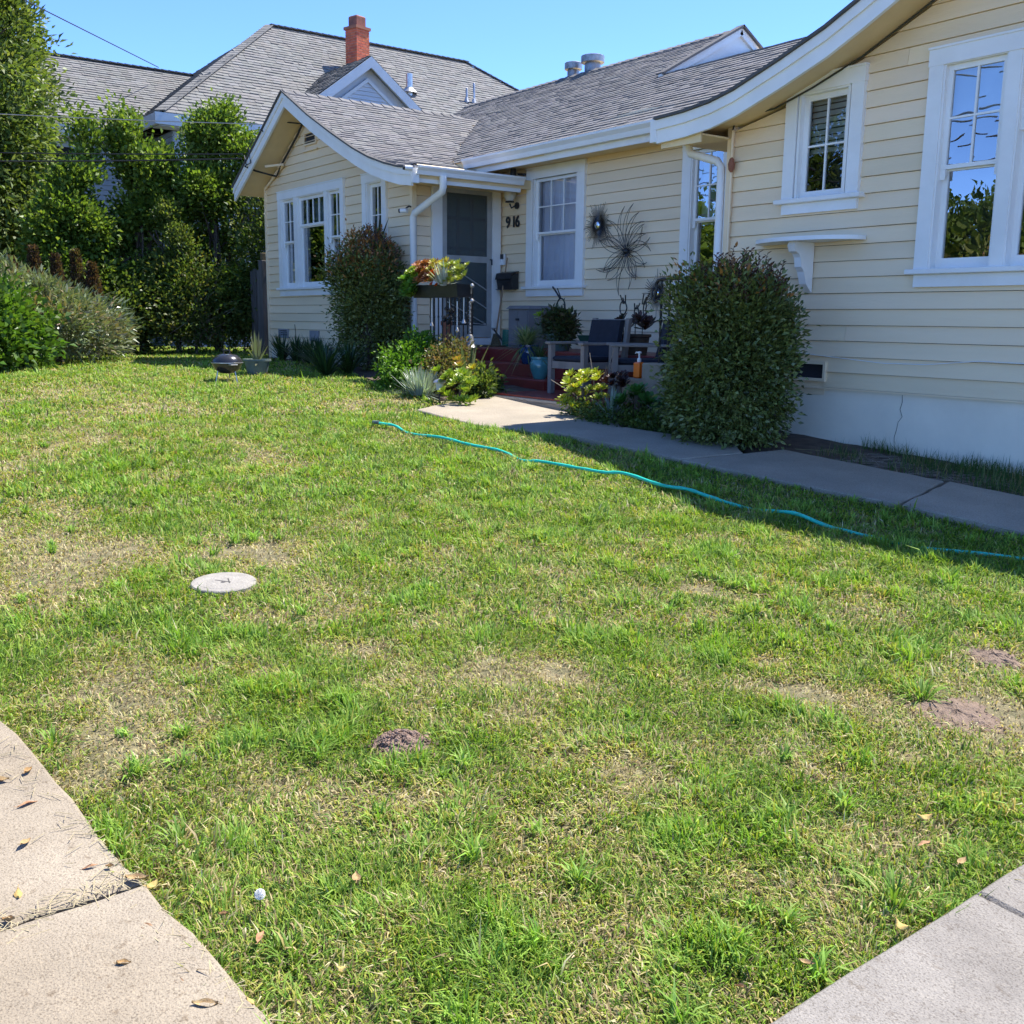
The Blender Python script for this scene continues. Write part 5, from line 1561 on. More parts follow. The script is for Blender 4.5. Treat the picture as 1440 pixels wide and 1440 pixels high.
    while z < zt - .02:
        for face in range(4):
            for i in range(-2, 3):
                o_ = (.5 if k % 2 else 0) * .21
                a = max(-.305, i * .21 - .1 + o_); b = min(.305, i * .21 + .1 + o_)
                if b - a < .03: continue
                c = random.uniform(.8, 1.2); br.col = (c, c * random.uniform(.85, 1.1), c * random.uniform(.85, 1.1))
                if face == 0: br.box(a, b, -.312, -.29, z, z + .062)
                elif face == 1: br.box(a, b, .29, .312, z, z + .062)
                elif face == 2: br.box(.28, .302, a, b, z, z + .062)
                else: br.box(-.302, -.28, a, b, z, z + .062)
        z += .073; k += 1
    br.xf(Matrix.Translation((cx, cy, 0)) @ Matrix.Rotation(ang, 4, 'Z') @ Matrix.Diagonal((.78, .78, 1, 1)))
    br.build('bricks', MT['brick'], c_o)['kind'] = 'stuff'
    cr = MB(); cr.box(-.35, .35, -.36, .36, zt, zt + .08); cr.xf(Matrix.Translation((cx, cy, 0)) @ Matrix.Rotation(ang, 4, 'Z') @ Matrix.Diagonal((.78, .78, 1, 1))); cr.build('corbel', MT['terra'], c_o)
    cap = MB()
    pr = [(.27 * math.cos(a_), .0, zt + .08 + .34 * math.sin(a_)) for a_ in np.linspace(0, math.pi, 11)]
    cap.bbox(-.22, .22, -.22, .22, zt + .081, zt + .38, .03); cap.xf(Matrix.Translation((cx, cy, 0)) @ Matrix.Rotation(ang, 4, 'Z') @ Matrix.Diagonal((.78, .78, 1, 1)))
    cap.build('chimney_cap', MT['capclay'], c_o)
    # metal roof vents
    for (x, y, h, r) in ((-27.5, 16.42, .55, .10), (-27.5, 18.45, .42, .035), (-27.5, 18.72, .6, .035)):
        z = ez + (-25 - x) / 5 * (rz - ez)
        v = MB(); v.lathe([(r, -.1), (r, h), (r * .8, h + .01)], (x, y, z), 10); v.lathe([(r * 2.6, .0), (r * 1.2, .14)], (x, y, z + .02), 10)
        v.build('roof_vent', MT['alu'], H, smooth=True)
neighbour()

# ================================================================ overhead wires
def wire(label, p, q, sag, r, mat, n=24, cat='cable'):
    m = MB(); p, q = Vector(p), Vector(q); pts = []
    for i in range(n + 1):
        t = i / n; pts.append(p.lerp(q, t) - Vector((0, 0, sag * 4 * t * (1 - t))))
    m.tube(pts, r, 6)
    tag(m.build('overhead_wire', MT[mat]), label, cat, 'overhead wires')
wire('white service cable tied to the upper far rake', (-16.95, 7.24, 4.60), (-25.6, -2.6, 5.4), .10, .008, 'alu')
wire('upper thin black cable tied to the lower far rake', (-17.75, 7.24, 4.22), (-25.6, -3.0, 4.45), .10, .010, 'black')
wire('lower thicker black cable tied to the lower far rake', (-17.80, 7.24, 4.15), (-25.6, -3.1, 4.28), .14, .014, 'black')
wire('lone cable crossing the sky to the grey neighbouring roof', (-29.4, 9.7, 8.05), (-8.0, -4.0, 5.5), .0, .012, 'black')
for k, (yy, zz) in enumerate(((-9.0, 6.6), (-9.2, 6.95), (-9.4, 6.3), (-8.8, 5.7))):
    wire(['high street cable strung over the far kerb', 'highest street cable strung over the far kerb', 'middle street cable strung over the far kerb', 'lowest street cable strung over the far kerb'][k], (-60, yy, zz + .3), (20, yy, zz), .5, .02, 'black', 40)

# ================================================================ steps, porch
ST = thing('front_steps', 'red-painted front steps and landing with a raw concrete edge', 'steps', (-10, 7.5, .5))
def red_block(name, x0, x1, y0, y1, z0, z1):
    b = MB().bbox(x0, x1, y0, y1, z0, z1 - .001, .012).build(name, MT['redpaint'], ST)
    return b
red_block('landing', -12.96, -7.06, 8.25, 9.35, .3, 1.06)
red_block('landing', -12.96, -11.72, 7.86, 8.249, .3, 1.055)
red_block('step', -11.715, -9.72, 7.95, 8.249, .3, .894)
red_block('step', -11.715, -9.72, 7.65, 7.949, .3, .738)
MB().bbox(-9.72, -7.7, 6.85, 8.249, .3, .60, .02).build('pad', MT['concrete2'], ST)
MB().box(-9.70, -7.72, 6.88, 8.249, .601, .62).build('pad_paint', MT['redpaint'], ST)
MB().bbox(-11.9, -9.73, 7.45, 7.649, .3, .60, .012).build('footing', MT['concrete'], ST)
m = MB(); px_ = [(-9.25, .60), (-9.1, .57), (-9.05, .585), (-8.95, .555), (-8.8, .565), (-8.7, .56), (-8.62, .575), (-8.5, .568)]
for a, b in zip(px_[:-1], px_[1:]): m.bar((a[0], 6.8495, a[1]), (b[0], 6.8495, b[1]), .003, random.uniform(.004, .009), (0, 1, 0))
m.build('crack', MT['deck'], ST)
CW = thing('porch_wall', 'stepped low concrete wall under the black iron railing', 'wall', (-7.4, 7.4, .4))
MB().bbox(-7.67, -6.5, 7.3, 7.5, .3, 1.035, .012).build('high_wall', MT['concrete'], CW)
MB().bbox(-7.96, -7.671, 7.3, 7.5, .3, .87, .012).build('low_wall', MT['concrete'], CW)

# ---- iron railings
def picket(par, x, y, z0, z1, twist=True, r=.009):
    m = MB()
    if twist:
        n = 26
        for i in range(n):
            a = i * .55; z_a = z0 + (z1 - z0) * i / n; z_b = z0 + (z1 - z0) * (i + 1) / n
            q = MB(); s = r
            pts = []
            for (zz, aa) in ((z_a, a), (z_b, a + .55)):
                for k in range(4):
                    t = aa + k * math.pi / 2
                    pts.append((x + 1.3 * s * math.cos(t), y + 1.3 * s * math.sin(t), zz))
            m.add(pts, [(0, 1, 5, 4), (1, 2, 6, 5), (2, 3, 7, 6), (3, 0, 4, 7)])
    else: m.box(x - r, x + r, y - r, y + r, z0, z1)
    zm = z0 + (z1 - z0) * .52
    m.lathe([(r, -.03), (r * 2.2, 0), (r, .03)], (x, y, zm), 8)
    return m.build('picket', MT['iron'], par)
RL = thing('iron_railing', 'black iron railing with scrolled end on the stepped porch wall', 'railing', (-7.2, 7.45, 1.03))
MB().tube([(-7.60, 7.42, 1.66), (-7.63, 7.42, 1.64), (-7.655, 7.42, 1.67), (-7.64, 7.42, 1.71), (-7.62, 7.42, 1.77), (-7.63, 7.42, 1.82), (-7.60, 7.42, 1.855), (-7.55, 7.42, 1.865), (-7.2, 7.42, 1.865), (-6.55, 7.42, 1.865)], .016, 8).build('handrail', MT['iron'], RL, smooth=True)
MB().box(-7.56, -6.55, 7.41, 7.43, 1.10, 1.118).build('bottom_rail', MT['iron'], RL)
for i in range(9): picket(RL, -7.55 + .115 * i, 7.42, 1.03 if i % 4 == 0 else 1.118, 1.852, i % 2 == 0, .011 if i == 0 else .008)
RL2 = thing('iron_railing', 'black iron railing carrying the succulent trough beside the door', 'railing', (-12.3, 7.9, 1.06))
MB().bar((-12.9, 7.9, 1.83), (-11.70, 7.9, 1.83), .035, .014).build('handrail', MT['iron'], RL2)
MB().bar((-12.9, 7.9, 1.16), (-11.72, 7.9, 1.16), .02, .012).build('bottom_rail', MT['iron'], RL2)
MB().tube([(-11.72, 7.9, 1.055), (-11.72, 7.9, 1.83)], .014, 8).build('newel', MT['iron'], RL2)
for k, z in enumerate((1.88, 1.70)):
    MB().lathe([(.0, -.03), (.022, -.02), (.03, 0), (.022, .02), (0, .03)], (-11.66, 7.88, z), 10).tube([(-11.72, 7.9, z - .1), (-11.70, 7.89, z - .05), (-11.66, 7.88, z)], .01, 6).build('finial', MT['alu'], RL2, smooth=True)
for i in range(10): picket(RL2, -12.84 + .115 * i, 7.9, 1.166, 1.822, i % 3 == 1, .007)
# bell and ornaments on the railing
B1 = thing('iron_bell', 'small dark iron bell hanging on a chain at the railing end', 'bell', (-11.66, 7.84, 1.1))
MB().lathe([(.10, .0), (.085, .012), (.055, .05), (.045, .13), (.03, .155), (.0, .16)], (-11.66, 7.84, 1.14), 16).build('bell', MT['metal_grey'], B1, smooth=True)
m = MB()
for i in range(16): m.lathe([(.0, -.014), (.012, -.008), (.014, 0), (.012, .008), (0, .014)], (-11.66 + .004 * (-1) ** i, 7.84, 1.32 + .024 * i), 6)
m.build('chain', MT['metal_grey'], B1)['kind'] = 'stuff'
B2 = thing('grape_ornament', 'cluster of dark shiny metal beads hanging on the railing', 'ornament', (-12.15, 7.85, 1.4))
m = MB(); rr_ = random.Random(4)
for i in range(22):
    m.lathe([(0, -.026), (.018, -.018), (.026, 0), (.018, .018), (0, .026)], (-12.15 + rr_.uniform(-.08, .08), 7.84 + rr_.uniform(-.03, .03), 1.52 + rr_.uniform(-.1, .1)), 8)
m.build('beads', MT['enamel'], B2, smooth=True)['kind'] = 'stuff'
MB().tube([(-12.15, 7.86, 1.82), (-12.13, 7.85, 1.6)], .006, 6).build('hanger', MT['alu'], B2)
for k, (x, zt, lab) in enumerate(((-12.55, 1.76, 'slim metal rod chime hanging left of the bead cluster'), (-11.95, 1.70, 'slim metal rod chime with bell end right of the bead cluster'), (-11.80, 1.80, 'long metal rod chime hanging next to the iron bell'))):
    T = thing('rod_chime', lab, 'ornament', (x, 7.84, 1.3))
    MB().tube([(x, 7.845, zt), (x, 7.845, zt - .34)], .009, 8).build('rod', MT['alu'], T)
    MB().lathe([(.028, 0), (.022, .02), (.010, .05)], (x, 7.845, zt - .37), 10).build('bell_end', MT['alu'], T, smooth=True)
T = thing('clay_pot', 'tall narrow terracotta pot behind the railing pickets', 'pot', (-12.45, 8.0, 1.06))
MB().lathe([(.055, 0), (.065, .3), (.085, .30), (.085, .36), (.07, .36), (.06, .30)], (-12.45, 8.02, 1.06), 16).build('pot', MT['terra'], T, smooth=True)
# trough with succulents
TR = thing('succulent_trough', 'black trough packed with bright succulents hung on the left railing', 'planter', (-12.3, 7.8, 1.75))
MB().hexa([(-12.95, 7.70, 1.745), (-11.72, 7.70, 1.745), (-11.72, 7.89, 1.745), (-12.95, 7.89, 1.745), (-12.98, 7.67, 1.90), (-11.69, 7.67, 1.90), (-11.69, 7.89, 1.90), (-12.98, 7.89, 1.90)]).build('trough', MT['black'], TR)
def trough_plants():
    rr = random.Random(9)
    def at(x, n, r0, zz, pal, seed, w_, tip=None, yr=(7.62, 7.84), sp=.19):
        items = []
        for i in range(n):
            items.append(((x + rr.uniform(-sp, sp), rr.uniform(*yr), zz + rr.uniform(-.06, .17)), r0 * rr.uniform(.8, 1.25), 30, (rr.uniform(-.5, .6), rr.uniform(-1.0, -.1), 1)))
        return rosettes('rosettes', TR, items, pal, seed, wid=w_, tipcol=tip)
    at(-12.88, 34, .085, 1.97, LIME, 91, .36, sp=.15)
    at(-12.85, 10, .12, 1.80, [(.10, .22, .03, 2), (.14, .26, .04, 1)], 92, .5, yr=(7.58, 7.66), sp=.12)
    at(-12.55, 36, .085, 2.0, [(.34, .13, .06, 2), (.40, .22, .07, 1), (.22, .08, .05, 1)], 93, .32, (.45, .16, .06))
    at(-12.22, 32, .08, 2.0, [(.46, .36, .05, 2), (.38, .40, .06, 1)], 94, .32, (.5, .42, .08))
    at(-12.12, 8, .06, 1.90, [(.55, .10, .03, 1)], 95, .36, yr=(7.56, 7.66), sp=.1)
    at(-11.82, 26, .08, 1.98, [(.36, .40, .06, 2), (.28, .33, .08, 1)], 96, .32)
    blade_plant('agave_leaves', TR, (-11.98, 7.64, 1.88), 70, .30, .04, .65, [(.40, .44, .38, 2), (.5, .52, .45, 1)], 97, bend=.05, base_r=.04)
trough_plants()
for o_ in [o for o in COL.objects if o.type == 'EMPTY' and o.name.split('.')[0] in ('succulent_trough', 'iron_bell', 'grape_ornament', 'rod_chime')] + [RL2]:
    o_.location = Vector(o_.location) + Vector((1.07, -.68, -.03))
    if o_.name.startswith('succulent_trough') or o_ is RL2: o_.scale.x = .84; o_.location.x += .09
for xx_ in (-11.80, -10.66): MB().box(xx_ - .012, xx_ + .012, 7.21, 7.234, .55, 1.80).xf(Matrix.Translation((-1.07, .68, .03))).build('post', MT['iron'], RL2)
Yc = thing('yucca_plant', 'dark spiky yucca poking up behind the red-tipped bush', 'yucca', (-13.6, 7.6, .7))
blade_plant('leaves', Yc, (-13.6, 7.55, 2.40), 24, .55, .045, .75, [(.03, .045, .025, 1), (.045, .06, .03, 1)], 98, bend=.05)
MB().tube([(-13.6, 7.6, .7), (-13.6, 7.55, 2.42)], [.05, .04], 8).build('trunk', MT['bark'], Yc)

# ---- things on the landing and the steps
def pot_thing(name, label, x, y, z, prof, mat, cat='pot'):
    t = thing(name, label, cat, (x, y, z))
    MB().lathe(prof, (x, y, z), 28).build('pot', MT[mat], t, smooth=True)
    r = prof[-1][0]
    return t
def pot_prof(rb, rm, rt, h, lip=.012):
    return [(rb, 0), (rb * 1.05, .005), (rm, h * .5), (rm * 1.0, h * .72), (rt, h - .03), (rt + lip, h - .025), (rt + lip, h), (rt - .004, h), (rt - .012, h - .035), (0.001, h - .035)]
t = pot_thing('turquoise_pot', 'glazed turquoise pot on the lowest red step', -10.0, 7.80, .738, pot_prof(.075, .125, .105, .27), 'turq')
blade_plant('plant', t, (-10.0, 7.80, .97), 60, .30, .016, .7, [(.06, .10, .03, 2), (.04, .07, .025, 1)], 101, bend=.3)
t = pot_thing('blue_pot', 'cobalt blue glazed pot with a spider plant on the middle step', -10.62, 8.10, .894, pot_prof(.085, .13, .115, .24), 'blue')
blade_plant('spider_plant', t, (-10.62, 8.06, 1.12), 300, .44, .017, .95, [(.26, .31, .11, 2), (.14, .20, .06, 2), (.40, .42, .20, 1.4)], 102, bend=.42, base_r=.05)
t = pot_thing('planter_bowl', 'low grey bowl of dark leafy plants on the landing', -10.55, 8.55, 1.06, [(.12, 0), (.16, .1), (.20, .2), (.21, .2), (.21, .22), (.19, .22), (.18, .19), (.001, .19)], 'tealpot', 'planter')
foliage('foliage', t, [(-10.55, 8.55, 1.40, .18, .17, .15), (-10.38, 8.5, 1.28, .12, .12, .2), (-10.7, 8.6, 1.33, .12, .12, .10)], 120, 22, .05, .07, .032, [(.07, .10, .03, 2), (.10, .12, .04, 1), (.13, .07, .04, 1), (.04, .06, .02, 1)], 'leaf_dull', 103, shell=.3, floor=1.22)
blade_plant('spiky_leaves', t, (-10.85, 8.5, 1.25), 34, .34, .022, .6, [(.20, .25, .20, 1), (.13, .17, .13, 1)], 104, bend=.1)
rosettes('lime_rosette', t, [((-10.78, 8.4, 1.5), .10, 16, (.1, -.6, 1))], LIME, 105, wid=.5)
T = thing('garden_stake', 'black ring-shaped garden stake above the bowl of plants', 'ornament', (-10.6, 8.6, 1.25))
m = MB()
m.tube([(-10.60 + .085 * math.cos(a), 8.60, 1.62 + .11 * math.sin(a)) for a in np.linspace(0, 2 * math.pi, 25)], .010, 6)
m.tube([(-10.60, 8.60, 1.25), (-10.60, 8.60, 1.51)], .006, 6).tube([(-10.62, 8.6, 1.73), (-10.72, 8.6, 1.83), (-10.78, 8.6, 1.88)], .012, 6).tube([(-10.60, 8.6, 1.73), (-10.68, 8.6, 1.86)], .008, 6)
m.build('ring', MT['wireart'], T)
MB().lathe([(0, -.035), (.025, -.02), (.035, 0), (.025, .02), (0, .035)], (-10.60, 8.60, 1.59), 10).build('ball', MT['alu'], T, smooth=True)
T = thing('watering_can', 'green watering can standing by the grey cabinet', 'watering can', (-12.45, 9.1, 1.06))
MB().lathe([(.085, 0), (.09, .01), (.08, .24), (.075, .245), (.06, .245)], (-12.45, 9.1, 1.06), 20).build('body', MT['cangreen'], T, smooth=True)
MB().tube([(-12.52, 9.08, 1.12), (-12.66, 9.05, 1.24), (-12.72, 9.04, 1.30)], [.02, .014, .012], 8).build('spout', MT['black'], T, smooth=True)
MB().lathe([(.012, 0), (.035, .03), (.035, .036), (0.001, .04)], (-12.73, 9.04, 1.29), 12).build('rose', MT['alu'], T, smooth=True)
MB().tube([(-12.40, 9.1, 1.30), (-12.42, 9.1, 1.37), (-12.33, 9.1, 1.36), (-12.33, 9.1, 1.2), (-12.37, 9.1, 1.14)], .011, 8).build('handle', MT['cangreen'], T, smooth=True)
T = thing('storage_cabinet', 'grey resin storage cabinet under the curtained window', 'cabinet', (-11.75, 9.0, 1.06))
MB().box(-11.97, -11.50, 8.76, 9.30, 1.06, 1.60).build('body', MT['resin'], T)
MB().hexa([(-12.0, 8.73, 1.60), (-11.47, 8.73, 1.60), (-11.47, 9.32, 1.60), (-12.0, 9.32, 1.60), (-11.96, 8.77, 1.645), (-11.51, 8.77, 1.645), (-11.51, 9.30, 1.645), (-11.96, 9.30, 1.645)]).build('lid', MT['resin'], T)
MB().box(-11.95, -11.74, 8.745, 8.759, 1.10, 1.57).build('door', MT['resin'], T); MB().box(-11.73, -11.52, 8.745, 8.759, 1.10, 1.57).build('door', MT['resin'], T)
MB().box(-11.77, -11.70, 8.73, 8.744, 1.44, 1.47).build('latch', MT['black'], T)
T = thing('broom', 'thin wooden broom leaning on the wall by the door', 'broom', (-12.72, 9.05, 1.06))
MB().tube([(-12.73, 9.28, 2.36), (-12.70, 9.06, 1.22)], .012, 8).build('handle', MT['wood'], T)
MB().hexa([(-12.80, 9.03, 1.07), (-12.58, 9.03, 1.07), (-12.58, 9.08, 1.07), (-12.80, 9.08, 1.07), (-12.74, 9.04, 1.24), (-12.66, 9.04, 1.24), (-12.66, 9.07, 1.24), (-12.74, 9.07, 1.24)]).build('bristles', MT['weave'], T)
tag(MB().bbox(-12.85, -12.35, 8.35, 9.0, 1.0595, 1.075, .004).build('door_mat', MT['weave']), 'straw door mat in front of the screen door', 'mat')

# ---- garden chairs
def make_chair(label, x, y, z, rot):
    c = thing('garden_chair', label, 'chair', (x, y, z), 'wooden porch armchairs', rot)
    def part(name, mb, mat): return mb.build(name, MT[mat], c, local=True)
    w, dp = .29, .27
    for sx in (-1, 1):
        part('leg', MB().bbox(sx * w - .03, sx * w + .03, -dp - .03, -dp + .03, 0, .56, .004), 'teak')
        m = MB(); m.hexa([(sx * w - .03, dp - .03, 0), (sx * w + .03, dp - .03, 0), (sx * w + .03, dp + .03, 0), (sx * w - .03, dp + .03, 0), (sx * w - .028, dp + .09, .86), (sx * w + .028, dp + .09, .86), (sx * w + .028, dp + .135, .86), (sx * w - .028, dp + .135, .86)])
        part('leg', m, 'teak')
        part('armrest', MB().bbox(sx * w - .045, sx * w + .045, -dp - .06, dp + .06, .561, .59, .006), 'teak')
        part('side_rail', MB().box(sx * w - .014, sx * w + .014, -dp + .031, dp - .031, .30, .37), 'teak')
    part('front_rail', MB().box(-w + .031, w - .031, -dp - .015, -dp + .015, .29, .37), 'teak')
    part('back_rail', MB().box(-w + .03, w - .03, dp + .088, dp + .122, .76, .85), 'teak')
    for i in range(6):
        part('back_slat', MB().bar((-w + .10 + i * .076, dp + .01, .36), (-w + .10 + i * .076, dp + .10, .76), .045, .016, (0, 1, 0)), 'teak')
    part('seat_cushion', MB().bbox(-w + .035, w - .035, -dp - .01, dp + .0, .371, .43, .02), 'navy')
    m = MB(); m.hexa([(-w + .04, dp - .06, .43), (w - .04, dp - .06, .43), (w - .04, dp + .0, .43), (-w + .04, dp + .0, .43), (-w + .04, dp + .02, .84), (w - .04, dp + .02, .84), (w - .04, dp + .085, .84), (-w + .04, dp + .085, .84)])
    part('back_cushion', m, 'navy')
    return c
make_chair('weathered wooden armchair with navy cushions facing the lawn', -9.02, 7.70, .62, 0.0)
make_chair('weathered wooden armchair turned towards the steps beside the soap bottle', -8.24, 7.78, .62, math.radians(-38))
T = thing('green_trough', 'empty dark green plastic trough behind the chairs', 'planter', (-9.75, 8.45, 1.06))
MB().hexa([(-9.93, 8.40, 1.16), (-9.60, 8.40, 1.16), (-9.60, 8.55, 1.16), (-9.93, 8.55, 1.16), (-9.98, 8.36, 1.27), (-9.55, 8.36, 1.27), (-9.55, 8.59, 1.27), (-9.98, 8.59, 1.27)]).build('trough', MT['dkgreen'], T)
MB().box(-9.9, -9.63, 8.42, 8.53, 1.06, 1.159).build('stand', MT['teak'], T)
T = thing('succulent_pot', 'brown pot of dark red rosettes between the two chairs', 'planter', (-9.0, 8.45, 1.06))
MB().lathe([(.14, 0), (.17, .2), (.19, .21), (.19, .24), (.16, .24), (.001, .21)], (-8.98, 8.42, 1.06), 20).build('pot', MT['brownpot'], T, smooth=True)
rosettes('rosettes', T, [((-8.98 + .2 * math.cos(k * 1.9), 8.40 + .14 * math.sin(k * 1.9), 1.40 + .05 * math.sin(k * 2.7)), .14, 26, (.5 * math.cos(k * 1.9), -.5, 1)) for k in range(8)], [(.075, .035, .03, 2), (.11, .05, .04, 1), (.05, .05, .03, 1)], 106, wid=.26)
rosettes('green_rosettes', T, [((-9.25 + .06 * k, 8.36, 1.32 + .06 * (k % 2)), .12, 26, (-.4, -.6, 1)) for k in range(4)], [(.05, .09, .03, 1)], 107, wid=.3)
for k, (x, dx) in enumerate(((-9.12, -.03), (-8.92, .02), (-8.80, .05))):
    S_ = thing('hand_stake', ['black wire stake shaped like a hand left of the dark rosettes', 'low black wire stake among the dark rosettes', 'tall black wire stake leaning out of the dark rosettes'][k], 'ornament', (x, 8.36, 1.3))
    m = MB(); zc = (1.60, 1.55, 1.58)[k]; hh = (.10, .07, .12)[k]
    m.tube([(x + dx * math.sin(a * .5) + .045 * math.cos(a), 8.36, zc + hh * math.sin(a) * .8) for a in np.linspace(0, 2 * math.pi, 17)], .008, 6)
    for j in (-1, 0, 1): m.tube([(x + j * .02, 8.36, zc + hh * .5), (x + j * .045 + dx, 8.36, zc + hh * (1.5 if j else 1.2))], .008, 5)
    m.tube([(x, 8.36, 1.28), (x, 8.36, zc - hh * .8)], .005, 5)
    m.build('wire', MT['wireart'], S_)
T = thing('soap_bottle', 'bright orange pump bottle standing on the porch wall step', 'bottle', (-7.80, 7.38, .87))
MB().bbox(-7.845, -7.755, 7.345, 7.415, .87, 1.035, .012).build('bottle', MT['orange'], T)
MB().lathe([(.018, 0), (.022, .01), (.022, .035), (.010, .04), (.010, .085), (.022, .09), (.022, .105), (.001, .11)], (-7.80, 7.38, 1.035), 12).tube([(-7.80, 7.38, 1.135), (-7.85, 7.38, 1.135), (-7.858, 7.38, 1.122)], .006, 6).build('pump', MT['white'], T, smooth=True)

# ---- things on the walls
T = thing('wall_lamp', 'clear globe porch lamp on a black bracket above the house number', 'lamp', (-12.56, 9.33, 3.1))
MB().lathe([(.05, 0), (.05, .02), (.02, .03)], (0, 0, 0), 14).xf(Matrix.Translation((-12.56, 9.33, 3.10)) @ Matrix.Rotation(math.pi / 2, 4, 'X')).build('back_plate', MT['black'], T, smooth=True)
MB().tube([(-12.56, 9.30, 3.10), (-12.56, 9.22, 3.06), (-12.56, 9.19, 3.12)], .012, 8).lathe([(.07, .0), (.062, .02), (.02, .03)], (-12.56, 9.19, 3.135), 14).build('arm', MT['black'], T, smooth=True)
MB().lathe([(.05, 0), (.085, .06), (.09, .10), (.075, .15), (.04, .18), (.001, .19)], (-12.56, 9.19, 3.155), 18).build('globe', MT['globe'], T, smooth=True)
MB().lathe([(.012, 0), (.03, .05), (.03, .08), (.001, .11)], (-12.56, 9.19, 3.17), 10).build('bulb', MT['white'], T, smooth=True)
NUM = thing('house_number', 'black metal house number on the cream boards under the globe lamp', 'number', (-12.62, 9.32, 2.8))
def text_part(ch, x, z, size, parent, mat, y):
    cu = bpy.data.curves.new('digit', 'FONT'); cu.body = ch; cu.size = size; cu.extrude = .006; cu.offset = .004
    tmp = bpy.data.objects.new('digit_tmp', cu); COL.objects.link(tmp)
    bpy.context.view_layer.update()
    me = bpy.data.meshes.new_from_object(tmp.evaluated_get(bpy.context.evaluated_depsgraph_get()))
    bpy.data.objects.remove(tmp); me.materials.clear(); me.materials.append(MT[mat])
    me.transform(Matrix.Translation((x, y, z)) @ Matrix.Rotation(math.pi / 2, 4, 'X'))
    me.name = 'digit'
    return link(bpy.data.objects.new('digit', me), parent)
for i, ch in enumerate('916'): text_part(ch, -12.83 + (.0, .145, .235)[i], 2.80, .225, NUM, 'black', 9.318)
T = thing('mailbox', 'black wall mailbox on the cream boards left of the curtained window', 'mailbox', (-12.68, 9.3, 1.9))
MB().prism([(-12.86, 9.32, 1.90), (-12.86, 9.20, 1.90), (-12.86, 9.18, 2.02), (-12.86, 9.20, 2.10), (-12.86, 9.32, 2.13)], (.36, 0, 0)).build('box', MT['black'], T)
MB().prism([(-12.87, 9.17, 2.04), (-12.87, 9.19, 2.115), (-12.87, 9.32, 2.145), (-12.87, 9.32, 2.16), (-12.87, 9.18, 2.13), (-12.87, 9.155, 2.04)], (.38, 0, 0)).build('flap', MT['black'], T)
MB().box(-12.90, -12.52, 9.19, 9.30, 1.89, 1.899).build('tray', MT['black'], T)
T = thing('doorbell_keypad', 'small keypad with black top beside the front door', 'keypad', (-12.9, 9.32, 2.3))
MB().bbox(-12.93, -12.84, 9.29, 9.327, 2.26, 2.42, .004).build('body', MT['white'], T)
MB().box(-12.928, -12.842, 9.283, 9.2895, 2.345, 2.417).build('screen', MT['black'], T)
T = thing('flood_light', 'black spotlight on a bracket under the porch eaves', 'lamp', (-12.35, 9.3, 3.55))
MB().tube([(-12.36, 9.33, 3.52), (-12.42, 9.22, 3.52)], .014, 8).lathe([(.035, 0), (.035, .03), (.012, .035)], (-12.36, 9.31, 3.50), 10).build('bracket', MT['black'], T, smooth=True)
MB().lathe([(.05, 0), (.045, .05), (.038, .15), (.001, .16)], (-12.45, 9.17, 3.48), 14).build('head', MT['black'], T, smooth=True)
MB().lathe([(.001, -.002), (.036, -.001), (.036, .004), (.001, .005)], (-12.45, 9.17, 3.476), 14).build('lens', MT['white'], T)
def cam_thing(label, x, y, z, rz):
    T = thing('security_camera', label, 'camera', (x, y, z), None, rz)
    MB().tube([(0, 0, 0), (.0, -.10, .0)], .032, 12).build('body', MT['white'], T, local=True, smooth=True)
    MB().tube([(0, -.10, 0), (0, -.125, 0)], .028, 12).build('lens', MT['black'], T, local=True, smooth=True)
    MB().tube([(0, -.02, .03), (0, .03, .06), (0, .06, .05)], .012, 8).build('mount', MT['black'], T, local=True, smooth=True)
cam_thing('white security camera at the corner of the gable rake', -12.08, 7.25, 3.39, math.radians(-20))
cam_thing('white security camera on the downpipe beside the gable window', -12.98, 7.70, 2.95, math.radians(-55))
tag(MB().lathe([(.01, -.075), (.028, -.05), (.034, 0), (.022, .045), (.006, .06)], (-6.98, 7.72, 2.93), 10).build('wasp_nest', MT['terra'], smooth=True), 'small rust-brown mud nest stuck to the conduit by the corner window', 'nest')
# meter box and tap clutter
T = thing('wall_shelf', 'white half-round shelf on a scroll bracket under the small casement window', 'shelf', (-6.03, 7.8, 1.72))
pr = [(-6.03 + .565 * math.cos(a), 7.765 - .36 * math.sin(a), 2.155) for a in np.linspace(0, math.pi, 25)]
MB().prism(pr, (0, 0, .035)).build('top', MT['trim'], T)
pb = [(7.765, 2.154), (7.50, 2.154), (7.485, 2.12), (7.51, 2.07), (7.56, 2.05), (7.585, 2.02), (7.60, 1.94), (7.64, 1.90), (7.655, 1.86), (7.68, 1.79), (7.735, 1.74), (7.765, 1.715)]
MB().prism([(-6.07, y, z) for y, z in pb], (.075, 0, 0)).build('bracket', MT['trim'], T)

